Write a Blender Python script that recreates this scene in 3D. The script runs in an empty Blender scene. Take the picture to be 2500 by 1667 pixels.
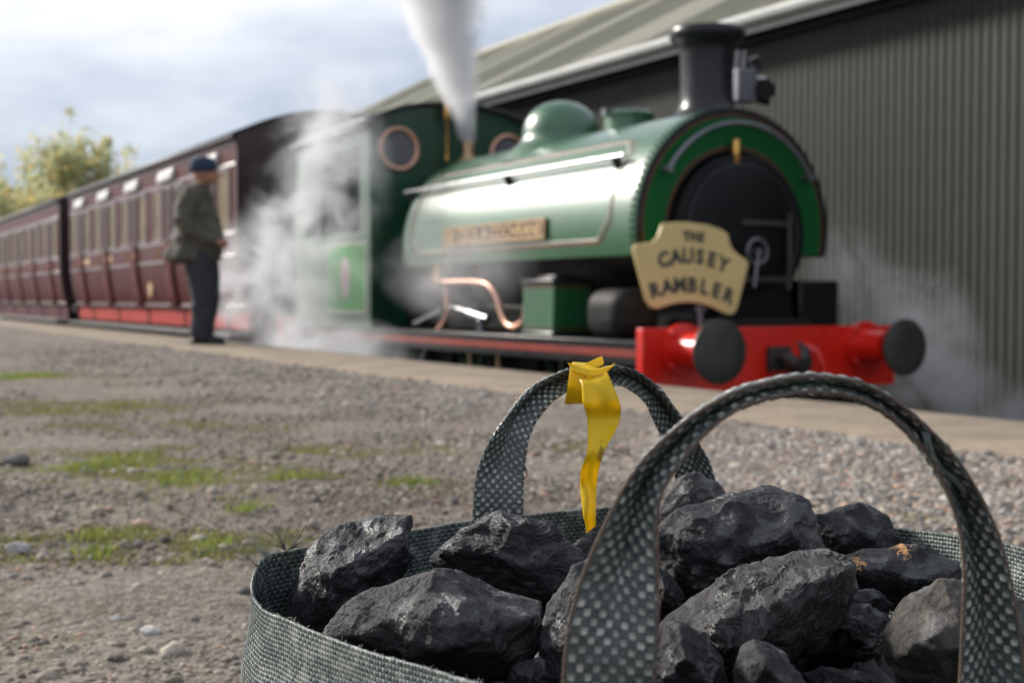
import bpy, bmesh, math, random
import numpy as np
from mathutils import Vector, Matrix

# ------------------------------------------------------------------ camera, sky, sun, exposure
scene = bpy.context.scene
COL = scene.collection
AX = math.radians(28.5)            # the railway runs 28.5 degrees left of the view direction
CA, SA = math.cos(AX), math.sin(AX)
cam_d = bpy.data.cameras.new('camera'); cam = bpy.data.objects.new('camera', cam_d); COL.objects.link(cam)
cam.location = (0, 0, .46); cam.rotation_euler = (math.radians(90 - 1.88), 0, 0)
cam_d.sensor_width = 36; cam_d.lens = 46.7; cam_d.clip_start = .02; cam_d.clip_end = 3000
cam_d.dof.use_dof = True; cam_d.dof.focus_distance = .93; cam_d.dof.aperture_fstop = 9.5
scene.camera = cam
SUN_AZ, SUN_EL = math.radians(57), math.radians(29)     # left of the view direction, above the horizon
sun_dir = Vector((-math.sin(SUN_AZ)*math.cos(SUN_EL), math.cos(SUN_AZ)*math.cos(SUN_EL), math.sin(SUN_EL)))
world = bpy.data.worlds.new('World'); scene.world = world; world.use_nodes = True
wt = world.node_tree; wt.nodes.clear()
def wn(t): return wt.nodes.new(t)
out = wn('ShaderNodeOutputWorld'); mixs = wn('ShaderNodeMixShader'); b1 = wn('ShaderNodeBackground'); b2 = wn('ShaderNodeBackground')
sky = wn('ShaderNodeTexSky'); sky.sky_type = 'NISHITA'; sky.sun_disc = False
sky.sun_elevation = SUN_EL; sky.sun_rotation = -SUN_AZ
wt.links.new(sky.outputs[0], b1.inputs[0]); b1.inputs[1].default_value = .10
tc = wn('ShaderNodeTexCoord'); mp = wn('ShaderNodeMapping'); mp.inputs['Scale'].default_value = (1.0, 1.0, 3.2)
mp.inputs['Location'].default_value = (.35, .2, .1)
nz = wn('ShaderNodeTexNoise'); nz.inputs['Scale'].default_value = 2.1; nz.inputs['Detail'].default_value = 7; nz.inputs['Roughness'].default_value = .52
wt.links.new(tc.outputs['Generated'], mp.inputs[0]); wt.links.new(mp.outputs[0], nz.inputs['Vector'])
cr = wn('ShaderNodeValToRGB'); e = cr.color_ramp.elements
e[0].position = .40; e[0].color = (.33, .385, .50, 1); e[1].position = .62; e[1].color = (.84, .855, .89, 1)
wt.links.new(nz.outputs[0], cr.inputs[0]); wt.links.new(cr.outputs[0], b2.inputs[0]); b2.inputs[1].default_value = 1.0
mixs.inputs[0].default_value = .88
wt.links.new(b1.outputs[0], mixs.inputs[1]); wt.links.new(b2.outputs[0], mixs.inputs[2]); wt.links.new(mixs.outputs[0], out.inputs[0])
sun_d = bpy.data.lights.new('sun', 'SUN'); sun_d.energy = 4.2; sun_d.angle = math.radians(8.0); sun_d.color = (1, .95, .87)
sun = bpy.data.objects.new('sun', sun_d); COL.objects.link(sun)
sun.rotation_euler = (-sun_dir).to_track_quat('-Z', 'Y').to_euler()
vs = scene.view_settings; vs.view_transform = 'Standard'; vs.look = 'None'; vs.exposure = 0.42; vs.gamma = 1
cy = scene.cycles
cy.use_denoising = True
try: cy.denoiser = 'OPENIMAGEDENOISE'
except Exception: pass
cy.max_bounces = 8; cy.diffuse_bounces = 3; cy.glossy_bounces = 3; cy.volume_bounces = 3; cy.transparent_max_bounces = 8
cy.volume_step_rate = 1.0; cy.volume_max_steps = 128; cy.sample_clamp_indirect = 6

# ------------------------------------------------------------------ noise in numpy
_rng = np.random.default_rng(7)
_perm = np.concatenate([_rng.permutation(256)]*3)
_grad = _rng.normal(size=(256, 3)); _grad /= np.linalg.norm(_grad, axis=1)[:, None]
def pnoise(P):
    P = np.asarray(P, float); I = np.floor(P).astype(int); F = P-I; I &= 255
    U = F*F*F*(F*(F*6-15)+10); r = 0
    for dx in (0, 1):
        for dy in (0, 1):
            for dz in (0, 1):
                h = _perm[_perm[_perm[I[:, 0]+dx]+I[:, 1]+dy]+I[:, 2]+dz]
                d = (_grad[h]*(F-np.array([dx, dy, dz]))).sum(1)
                w = (U[:, 0] if dx else 1-U[:, 0])*(U[:, 1] if dy else 1-U[:, 1])*(U[:, 2] if dz else 1-U[:, 2])
                r = r+w*d
    return r*1.6
def fbm(P, o=4, g=.5):
    r = 0; a = 1.0; P = np.array(P, float)
    for k in range(o):
        r = r+a*pnoise(P+k*17.3); P = P*2.03; a *= g
    return r

# ------------------------------------------------------------------ materials
MATS = {}
def node(nt, t, ins=None, **kw):
    n = nt.nodes.new(t)
    for k, v in kw.items(): setattr(n, k, v)
    for k, v in (ins or {}).items():
        if isinstance(v, bpy.types.NodeSocket): nt.links.new(v, n.inputs[k])
        else: n.inputs[k].default_value = v
    return n
def newmat(name):
    m = bpy.data.materials.new(name); m.use_nodes = True; MATS[name] = m
    nt = m.node_tree; return m, nt, nt.nodes['Principled BSDF']
def c4(c): return (*c, 1) if len(c) == 3 else c
def mixc(nt, fac, a, b, bt='MIX'):
    n = nt.nodes.new('ShaderNodeMix'); n.data_type = 'RGBA'; n.blend_type = bt
    for i, v in ((0, fac), (6, a), (7, b)):
        if isinstance(v, bpy.types.NodeSocket): nt.links.new(v, n.inputs[i])
        else: n.inputs[i].default_value = c4(v) if i else v
    return n.outputs[2]
def math_(nt, op, a, b=None, c=None, clamp=False):
    n = nt.nodes.new('ShaderNodeMath'); n.operation = op; n.use_clamp = clamp
    for i, v in enumerate((a, b, c)):
        if v is None: continue
        if isinstance(v, bpy.types.NodeSocket): nt.links.new(v, n.inputs[i])
        else: n.inputs[i].default_value = v
    return n.outputs[0]
def ramp(nt, fac, stops):
    n = nt.nodes.new('ShaderNodeValToRGB'); el = n.color_ramp.elements
    while len(el) < len(stops): el.new(.5)
    for x, (p, c) in zip(el, stops): x.position = p; x.color = c4(c) if isinstance(c, tuple) else (c, c, c, 1)
    nt.links.new(fac, n.inputs[0]); return n.outputs[0]
def noise(nt, vec, scale, detail=4, rough=.55, dist=0):
    return node(nt, 'ShaderNodeTexNoise', {'Vector': vec, 'Scale': scale, 'Detail': detail, 'Roughness': rough, 'Distortion': dist}).outputs[0]
def bump(nt, h, strength, dist=.01, normal=None):
    n = node(nt, 'ShaderNodeBump', {'Height': h, 'Strength': strength, 'Distance': dist})
    if normal is not None: nt.links.new(normal, n.inputs['Normal'])
    return n.outputs[0]
def objco(nt): return nt.nodes.new('ShaderNodeTexCoord').outputs['Object']
def mat(name, col, rough=.5, metal=0., coat=0., col2=None, vs=3., bmp=0., bs=60., bd=.004, crough=.08, spec=.5):
    m, nt, p = newmat(name)
    co = objco(nt); n1 = noise(nt, co, vs, 5)
    c2 = col2 if col2 is not None else tuple(x*.72 for x in col)
    nt.links.new(mixc(nt, ramp(nt, n1, [(.35, 0.), (.68, 1.)]), col, c2), p.inputs['Base Color'])
    nt.links.new(math_(nt, 'MULTIPLY_ADD', noise(nt, co, vs*4, 3), .24, rough-.12, True), p.inputs['Roughness'])
    p.inputs['Metallic'].default_value = metal; p.inputs['Coat Weight'].default_value = coat
    p.inputs['Coat Roughness'].default_value = crough; p.inputs['Specular IOR Level'].default_value = spec
    if bmp: nt.links.new(bump(nt, noise(nt, co, bs, 4), bmp, bd), p.inputs['Normal'])
    return m

mat('green_paint', (.010, .105, .033), .42, coat=1., col2=(.009, .088, .028), crough=.27)
mat('green_light', (.06, .30, .07), .4, coat=.4, col2=(.05, .26, .06), crough=.2)
mat('green_shaded', (.008, .098, .026), .5, col2=(.007, .082, .022), spec=.12)  # tank green again, darker and glossless, with the front's shade in the colour
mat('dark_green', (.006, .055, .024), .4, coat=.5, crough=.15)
mat('black_paint', (.007, .007, .008), .32, col2=(.011, .010, .010), spec=.45)
mat('black_dull', (.010, .0095, .0095), .6, col2=(.02, .018, .017), bmp=.3, bs=40, spec=.2)
mat('smokebox_black', (.005, .005, .006), .5, col2=(.009, .009, .009), bmp=.2, bs=50, spec=.16)
mat('chimney_black', (.012, .0125, .017), .33, col2=(.009, .0095, .012), spec=.4)
mat('red_paint', (.72, .014, .004), .36, coat=.45, col2=(.60, .011, .004), crough=.2)
mat('red_line', (.28, .035, .02), .4, coat=.3)
mat('brown_line', (.085, .022, .012), .5)
mat('cream_line', (.62, .55, .48), .45)
mat('buffer_steel', (.035, .035, .033), .5, metal=.35, col2=(.06, .058, .05), vs=8)
mat('steel', (.55, .55, .56), .3, metal=1., vs=9)
mat('grey_steel', (.22, .22, .25), .38, metal=.7, vs=9)
mat('brass', (.72, .42, .13), .28, metal=1., vs=8)
mat('brass_dull', (.62, .43, .24), .45, metal=.7, vs=8)
mat('copper', (.78, .45, .34), .36, metal=.85, vs=10, col2=(.66, .36, .26))
mat('plate_back', (.035, .016, .012), .5)
mat('maroon', (.085, .008, .010), .45, col2=(.066, .007, .009), spec=.22)
mat('maroon_dark', (.030, .010, .013), .42, coat=.3, col2=(.022, .009, .011), crough=.2)
mat('maroon_bead', (.11, .04, .043), .3, coat=.7, crough=.2)
mat('solebar_red', (.42, .035, .02), .5, col2=(.34, .03, .02), spec=.2)
mat('coach_roof', (.22, .215, .20), .62, col2=(.30, .29, .26), vs=2, bmp=.2, bs=20)
mat('roof_edge', (.05, .048, .05), .5)
mat('white_paint', (.80, .80, .78), .4, coat=.3)
mat('pane_reflection', (.20, .145, .078), .3, col2=(.11, .078, .042), vs=2.2, spec=.08)  # reflected trees and ground put into the glass as a tan colour
mat('pane_dark', (.055, .006, .005), .3, col2=(.03, .004, .004), vs=3, spec=.08)
mat('footboard', (.17, .16, .155), .7, col2=(.11, .10, .10), vs=6)
mat('glass_grey', (.16, .16, .18), .12, coat=.8, crough=.05)
mat('headboard_cream', (.70, .54, .24), .45, col2=(.64, .49, .21), vs=4)
mat('headboard_edge', (.72, .62, .45), .45)
mat('letter_dark', (.045, .05, .05), .5)
mat('crest_gold', (.62, .44, .22), .5, col2=(.5, .3, .16), vs=14)
mat('crest_pale', (.55, .47, .45), .5, col2=(.42, .32, .34), vs=16)
mat('skin', (.42, .20, .13), .55)
mat('jacket', (.050, .046, .034), .8, col2=(.10, .09, .068), vs=5, bmp=.5, bs=30)
mat('trousers', (.016, .017, .024), .8, col2=(.025, .026, .034), vs=6, bmp=.4, bs=25)
mat('shoe_black', (.012, .012, .013), .45)
mat('beanie_navy', (.020, .035, .075), .9, bmp=.6, bs=120)
mat('gutter_white', (.78, .78, .76), .5, col2=(.66, .66, .63), vs=1.5)
mat('eave_shade_dark', (.02, .02, .02), .7)  # near-black colour standing in for the shade under the eave
mat('rail_steel', (.12, .08, .06), .5, metal=.4)
mat('sleeper', (.06, .045, .035), .8)

# tape
m, nt, p = newmat('yellow_tape'); co = objco(nt)
g1 = ramp(nt, noise(nt, co, 420, 6, .7), [(.60, 0.), (.72, 1.)]); g2 = ramp(nt, noise(nt, co, 45, 3), [(.48, 0.), (.62, 1.)])
nt.links.new(mixc(nt, math_(nt, 'MULTIPLY', g1, g2), (.90, .66, .014), (.16, .12, .03)), p.inputs['Base Color'])
p.inputs['Roughness'].default_value = .36; p.inputs['Subsurface Weight'].default_value = .0
nt.links.new(bump(nt, noise(nt, co, 130, 3), .35, .002), p.inputs['Normal'])
tr = node(nt, 'ShaderNodeBsdfTranslucent', {'Color': (.86, .6, .02, 1)})
mx = node(nt, 'ShaderNodeMixShader', {0: .45, 1: p.outputs[0], 2: tr.outputs[0]}); nt.links.new(mx.outputs[0], nt.nodes['Material Output'].inputs[0])

# coal in several looks
def coal_mat(name, base, base2, rough, fine, dust=None, dust_amt=0., warp=(1, 1, 1), rot=0., lichen=False, streak=.0):
    m, nt, p = newmat(name); co = objco(nt)
    mpn = node(nt, 'ShaderNodeMapping', {'Vector': co, 'Scale': warp, 'Rotation': (0, rot, 0)}).outputs[0]
    n1 = noise(nt, mpn, 62, 7, .66); n2 = noise(nt, mpn, 330, 5, .65); n3 = noise(nt, co, 14, 4)
    v = node(nt, 'ShaderNodeTexVoronoi', {'Vector': node(nt, 'ShaderNodeVectorMath', {0: mpn, 1: node(nt, 'ShaderNodeVectorMath', {0: node(nt, 'ShaderNodeTexNoise', {'Vector': co, 'Scale': 60.}).outputs[1], 'Scale': .02}, operation='SCALE').outputs[0]}, operation='ADD').outputs[0], 'Scale': 85., 'Randomness': 1.}, feature='SMOOTH_F1').outputs['Distance']
    col = mixc(nt, ramp(nt, n1, [(.38, 0.), (.64, 1.)]), base, base2)
    if dust:
        geo = nt.nodes.new('ShaderNodeNewGeometry'); sep = node(nt, 'ShaderNodeSeparateXYZ', {0: geo.outputs['Normal']})
        up = ramp(nt, sep.outputs[2], [(.1, 0.), (.9, 1.)])
        d = math_(nt, 'MULTIPLY', math_(nt, 'MULTIPLY', ramp(nt, noise(nt, co, 60, 7, .7), [(.40, 0.), (.66, 1.)]), math_(nt, 'MULTIPLY_ADD', up, .75, .25)), dust_amt)
        col = mixc(nt, d, col, dust)
    # bright mineral flecks
    fl = ramp(nt, noise(nt, co, 900, 2, .5), [(.70, 0.), (.76, 1.)])
    col = mixc(nt, math_(nt, 'MULTIPLY', fl, .5), col, (.22, .21, .21))
    if lichen:
        for q in LICHEN:
            dd = node(nt, 'ShaderNodeVectorMath', {0: node(nt, 'ShaderNodeVectorMath', {0: co, 1: (1, 0, 1)}, operation='MULTIPLY').outputs[0], 1: q}, operation='DISTANCE').outputs['Value']
            ls = math_(nt, 'ADD', math_(nt, 'MULTIPLY', dd, 60.), math_(nt, 'MULTIPLY', noise(nt, co, 300, 5, .75), 2.2))
            col = mixc(nt, ramp(nt, ls, [(.98/3, 1.), (1.25/3, 0.)]) if False else math_(nt, 'LESS_THAN', ls, 1.32), col, (.60, .31, .12))
    nt.links.new(col, p.inputs['Base Color'])
    shiny = ramp(nt, noise(nt, mpn, 26, 4, .6, .4), [(.50, 0.), (.56, 1.)])          # smooth bright break faces between dull ones
    nt.links.new(math_(nt, 'MULTIPLY_ADD', shiny, -.24, rough, True), p.inputs['Roughness'])
    nt.links.new(math_(nt, 'MULTIPLY_ADD', shiny, .50, .20, True), p.inputs['Specular IOR Level'])
    def chips(scale, amp):               # every little break face tilted its own way
        vec = node(nt, 'ShaderNodeVectorMath', {0: mpn, 1: node(nt, 'ShaderNodeVectorMath', {0: node(nt, 'ShaderNodeTexNoise', {'Vector': co, 'Scale': scale*.7}).outputs[1], 'Scale': 1.1/scale}, operation='SCALE').outputs[0]}, operation='ADD').outputs[0]
        vo = node(nt, 'ShaderNodeTexVoronoi', {'Vector': vec, 'Scale': scale})
        d = node(nt, 'ShaderNodeVectorMath', {0: vec, 1: vo.outputs['Position']}, operation='SUBTRACT').outputs[0]
        t_ = node(nt, 'ShaderNodeVectorMath', {0: vo.outputs['Color'], 1: (.5, .5, .5)}, operation='SUBTRACT').outputs[0]
        return math_(nt, 'MULTIPLY', node(nt, 'ShaderNodeVectorMath', {0: d, 1: t_}, operation='DOT_PRODUCT').outputs['Value'], scale*amp)
    h = math_(nt, 'ADD', math_(nt, 'MULTIPLY', n1, .5), math_(nt, 'MULTIPLY', n2, fine*.8))
    h = math_(nt, 'ADD', h, math_(nt, 'ADD', chips(70., .75), chips(190., .32)))
    b = bump(nt, h, .85, .0045)
    nt.links.new(b, p.inputs['Normal'])
    return m
LICHEN = [(-.027, 0, .026), (.005, 0, .024), (-.036, 0, .018)]
coal_mat('coal_lumpy', (.016, .016, .018), (.030, .030, .033), .50, .5, (.060, .058, .060), .45)
coal_mat('coal_grain', (.026, .026, .027), (.046, .045, .046), .55, .9, (.085, .082, .080), .6)
coal_mat('coal_strata', (.014, .014, .0155), (.027, .027, .030), .50, .6, (.05, .049, .051), .4, (1, 1, 3.2), .5)
coal_mat('coal_strata2', (.026, .025, .027), (.044, .042, .043), .56, .6, (.085, .079, .076), .6, (3.4, 2.2, .9), -.62)
coal_mat('coal_gloss', (.010, .010, .012), (.020, .020, .023), .40, .5, (.04, .04, .042), .3)
coal_mat('coal_dusty', (.040, .040, .043), (.065, .064, .067), .58, .6, (.12, .118, .118), .7)
coal_mat('coal_brown', (.030, .028, .027), (.052, .046, .041), .60, .7, (.125, .105, .086), .8)
coal_mat('coal_lichen', (.014, .014, .015), (.028, .029, .031), .44, .7, (.06, .06, .062), .5, lichen=True)
mat('coal_fines', (.010, .010, .010), .6, col2=(.02, .02, .02), vs=60, bmp=1., bs=160)

# woven plastic webbing: UV in metres along and across
def weave_mat(name, su, sv, light, dark, light_amt, bstr, rough, noise_amt=.5, fray=None):
    m, nt, p = newmat(name)
    uv = node(nt, 'ShaderNodeUVMap').outputs[0]; sx = node(nt, 'ShaderNodeSeparateXYZ', {0: uv})
    co = objco(nt)
    wob = math_(nt, 'MULTIPLY_ADD', noise(nt, co, 55, 3), .9, -.45)
    U = math_(nt, 'ADD', math_(nt, 'MULTIPLY', sx.outputs[0], math.pi/su), math_(nt, 'MULTIPLY', wob, noise_amt))
    V = math_(nt, 'ADD', math_(nt, 'MULTIPLY', sx.outputs[1], math.pi/sv), math_(nt, 'MULTIPLY', wob, noise_amt))
    su_, sv_ = math_(nt, 'SINE', U), math_(nt, 'SINE', V)
    prod = math_(nt, 'MULTIPLY', su_, sv_)                         # + where one yarn lies on top, - where the other does
    over = ramp(nt, prod, [(.06, 0.), (.30, 1.)])
    h = math_(nt, 'ABSOLUTE', prod)
    jit = noise(nt, co, 260, 3); big = noise(nt, co, 18, 4)
    cell = node(nt, 'ShaderNodeTexWhiteNoise', {'Vector': node(nt, 'ShaderNodeCombineXYZ', {0: math_(nt, 'FLOOR', math_(nt, 'DIVIDE', U, math.pi)), 1: math_(nt, 'FLOOR', math_(nt, 'DIVIDE', V, math.pi)), 2: 0.}).outputs[0]}, noise_dimensions='2D').outputs[0]
    cellv = math_(nt, 'MULTIPLY_ADD', cell, .65, .45)
    dk = mixc(nt, ramp(nt, jit, [(.4, 0.), (.65, 1.)]), dark, tuple(x*1.9 for x in dark))
    lt = mixc(nt, ramp(nt, jit, [(.35, 0.), (.7, 1.)]), tuple(x*.6 for x in light), light)
    col = mixc(nt, math_(nt, 'MULTIPLY', math_(nt, 'MULTIPLY', over, cellv), math_(nt, 'MULTIPLY_ADD', ramp(nt, big, [(.3, .35), (.62, 1.)]), light_amt, 0.), None, True), dk, lt)
    if fray:
        col = mixc(nt, math_(nt, 'MULTIPLY', ramp(nt, noise(nt, co, 75, 6, .7), [(.50, 0.), (.62, 1.)]), .75), col, fray)
    nt.links.new(col, p.inputs['Base Color']); p.inputs['Roughness'].default_value = rough
    nt.links.new(bump(nt, math_(nt, 'ADD', h, math_(nt, 'MULTIPLY', jit, .5)), bstr, .0012), p.inputs['Normal'])
    return m
weave_mat('webbing', .0040, .0040, (.62, .62, .57), (.032, .043, .041), 1., 1.0, .34, .8)
weave_mat('sack_cloth', .0034, .0034, (.30, .32, .30), (.026, .040, .037), .9, .6, .5, 1.6, (.25, .265, .245))
mat('thread', (.05, .04, .04), .6, col2=(.13, .14, .11), vs=30)
mat('thread_pale', (.26, .27, .22), .6)
mat('strap_edge', (.12, .085, .062), .8, col2=(.08, .06, .05), vs=120, bmp=.6, bs=400)

# ground
m, nt, p = newmat('platform_dirt'); co = objco(nt)
a1 = noise(nt, co, .55, 5); a2 = noise(nt, co, 7, 8, .65); a3 = noise(nt, co, 55, 6, .7); a4 = noise(nt, co, 2.2, 6, .6)
col = mixc(nt, ramp(nt, a2, [(.34, 0.), (.66, 1.)]), (.178, .143, .112), (.268, .227, .185))
col = mixc(nt, ramp(nt, a3, [(.40, 0.), (.66, 1.)]), col, (.345, .30, .25))
col = mixc(nt, math_(nt, 'MULTIPLY', ramp(nt, a4, [(.44, 0.), (.58, 1.)]), .55), col, (.125, .096, .072))
sxn = node(nt, 'ShaderNodeSeparateXYZ', {0: co})
moss = math_(nt, 'MULTIPLY', ramp(nt, noise(nt, co, 1.5, 6, .62), [(.44, 0.), (.56, 1.)]), ramp(nt, noise(nt, co, 16, 5, .65), [(.44, 0.), (.60, 1.)]))
left = ramp(nt, math_(nt, 'MULTIPLY_ADD', sxn.outputs[0], -.30, .62), [(.30, 0.), (.62, 1.)])
col = mixc(nt, math_(nt, 'MULTIPLY', math_(nt, 'MULTIPLY', moss, left), .72), col, (.165, .175, .055))
grit = node(nt, 'ShaderNodeTexVoronoi', {'Vector': co, 'Scale': 130.}); grit2 = node(nt, 'ShaderNodeTexVoronoi', {'Vector': co, 'Scale': 52.})
gc = node(nt, 'ShaderNodeSeparateXYZ', {0: grit.outputs['Color']}); gc2 = node(nt, 'ShaderNodeSeparateXYZ', {0: grit2.outputs['Color']})
col = mixc(nt, ramp(nt, gc.outputs[0], [(.55, 0.), (1., .75)]), col, (.42, .365, .31)); col = mixc(nt, ramp(nt, gc.outputs[1], [(.60, 0.), (1., .7)]), col, (.075, .062, .052))
col = mixc(nt, ramp(nt, gc2.outputs[0], [(.80, 0.), (.92, .6)]), col, (.30, .265, .235)); col = mixc(nt, ramp(nt, gc2.outputs[1], [(.84, 0.), (.95, .6)]), col, (.10, .088, .078))
nt.links.new(col, p.inputs['Base Color']); p.inputs['Roughness'].default_value = .92; p.inputs['Specular IOR Level'].default_value = .2
hg = math_(nt, 'ADD', math_(nt, 'MULTIPLY', math_(nt, 'SUBTRACT', 1., grit.outputs['Distance']), math_(nt, 'MULTIPLY', gc.outputs[2], .35)), math_(nt, 'MULTIPLY', math_(nt, 'SUBTRACT', 1., grit2.outputs['Distance']), math_(nt, 'MULTIPLY', gc2.outputs[2], .5)))
nt.links.new(bump(nt, math_(nt, 'ADD', hg, math_(nt, 'ADD', a2, math_(nt, 'MULTIPLY', a3, .5))), 1., .03), p.inputs['Normal'])
mat('edging_sand', (.285, .228, .168), .9, col2=(.185, .148, .112), vs=2.6, bmp=.6, bs=14, bd=.02, spec=.2)
mat('platform_wall', (.20, .17, .15), .9, bmp=.6, bs=9, bd=.03)
mat('ballast', (.13, .115, .10), .95, col2=(.20, .18, .16), vs=9, bmp=1., bs=16, bd=.04, spec=.2)
m, nt, p = newmat('pebble'); at_ = node(nt, 'ShaderNodeAttribute', attribute_name='tint')
co = objco(nt); nt.links.new(mixc(nt, ramp(nt, noise(nt, co, 120, 4), [(.35, 0.), (.7, .55)]), at_.outputs[0], (.12, .10, .085)), p.inputs['Base Color'])
p.inputs['Roughness'].default_value = .85; p.inputs['Specular IOR Level'].default_value = .3
m, nt, p = newmat('grass'); at_ = node(nt, 'ShaderNodeAttribute', attribute_name='tint'); nt.links.new(at_.outputs[0], p.inputs['Base Color'])
p.inputs['Roughness'].default_value = .55; p.inputs['Specular IOR Level'].default_value = .25
tr = node(nt, 'ShaderNodeBsdfTranslucent', {'Color': at_.outputs[0]})
mx = node(nt, 'ShaderNodeMixShader', {0: .45, 1: p.outputs[0], 2: tr.outputs[0]}); nt.links.new(mx.outputs[0], nt.nodes['Material Output'].inputs[0])
m, nt, p = newmat('leaf'); at_ = node(nt, 'ShaderNodeAttribute', attribute_name='tint'); nt.links.new(at_.outputs[0], p.inputs['Base Color'])
p.inputs['Roughness'].default_value = .6
tr = node(nt, 'ShaderNodeBsdfTranslucent', {'Color': at_.outputs[0]})
mx = node(nt, 'ShaderNodeMixShader', {0: .6, 1: p.outputs[0], 2: tr.outputs[0]}); nt.links.new(mx.outputs[0], nt.nodes['Material Output'].inputs[0])
mat('bark', (.11, .095, .07), .9, bmp=.8, bs=20)
# cladding with a slight tone of its own for every sheet
def sheet_mat(name, c1, c2, spread, rough, light=None):
    m, nt, p = newmat(name); co = objco(nt); oi = nt.nodes.new('ShaderNodeObjectInfo')
    rnd = oi.outputs['Random']
    col = mixc(nt, ramp(nt, noise(nt, co, 1.1, 5), [(.35, 0.), (.7, 1.)]), c1, c2)
    sc = math_(nt, 'MULTIPLY_ADD', rnd, spread, 1-spread/2)
    col = mixc(nt, 1., col, node(nt, 'ShaderNodeCombineXYZ', {0: sc, 1: sc, 2: sc}).outputs[0], 'MULTIPLY')
    if light: col = mixc(nt, math_(nt, 'MULTIPLY', math_(nt, 'GREATER_THAN', rnd, .68), .8), col, light)
    streaks = noise(nt, node(nt, 'ShaderNodeMapping', {'Vector': co, 'Scale': (6, 6, .35)}).outputs[0], 3, 5, .6)
    col = mixc(nt, math_(nt, 'MULTIPLY', ramp(nt, streaks, [(.52, 0.), (.72, 1.)]), .4), col, tuple(x*.55 for x in c1))
    nt.links.new(col, p.inputs['Base Color']); p.inputs['Roughness'].default_value = rough
    return m
sheet_mat('cladding', (.051, .056, .044), (.044, .048, .038), .14, .6)
MATS['cladding'].node_tree.nodes['Principled BSDF'].inputs['Specular IOR Level'].default_value = .18
sheet_mat('roof_sheet', (.17, .17, .125), (.25, .24, .18), .30, .75, (.46, .44, .36))

# ------------------------------------------------------------------ mesh helpers
def props(o, label=None, cat=None, group=None, kind=None):
    if label: o['label'] = label
    if cat: o['category'] = cat
    if group: o['group'] = group
    if kind: o['kind'] = kind
    return o
def R2W(t): return Vector((t[0]*CA-t[1]*SA, t[0]*SA+t[1]*CA, t[2]))      # railway frame -> world
class Frame:
    """origin of a thing; rail=True: coordinates are across / along the track / up"""
    def __init__(s, o=(0, 0, 0), rail=False): s.o = np.array(o, float); s.rail = rail
WORLD = Frame(); RAIL0 = Frame((0, 0, 0), True)
def thing(name, label, cat, fr, group=None):
    o = bpy.data.objects.new(name, None); COL.objects.link(o); o.empty_display_size = .2
    o.location = R2W(fr.o) if fr.rail else Vector(fr.o)
    if fr.rail: o.rotation_euler = (0, 0, AX)
    return props(o, label, cat, group)
def link(name, me, material, parent=None, fr=WORLD, smooth=40):
    if isinstance(material, str): material = MATS[material]
    me.materials.append(material)
    if smooth:
        me.shade_smooth(); me.set_sharp_from_angle(angle=math.radians(smooth))
    me.name = name
    o = bpy.data.objects.new(name, me); COL.objects.link(o)
    if parent is not None: o.parent = parent
    else:
        o.location = R2W(fr.o) if fr.rail else Vector(fr.o)
        if fr.rail: o.rotation_euler = (0, 0, AX)
    return o
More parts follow.
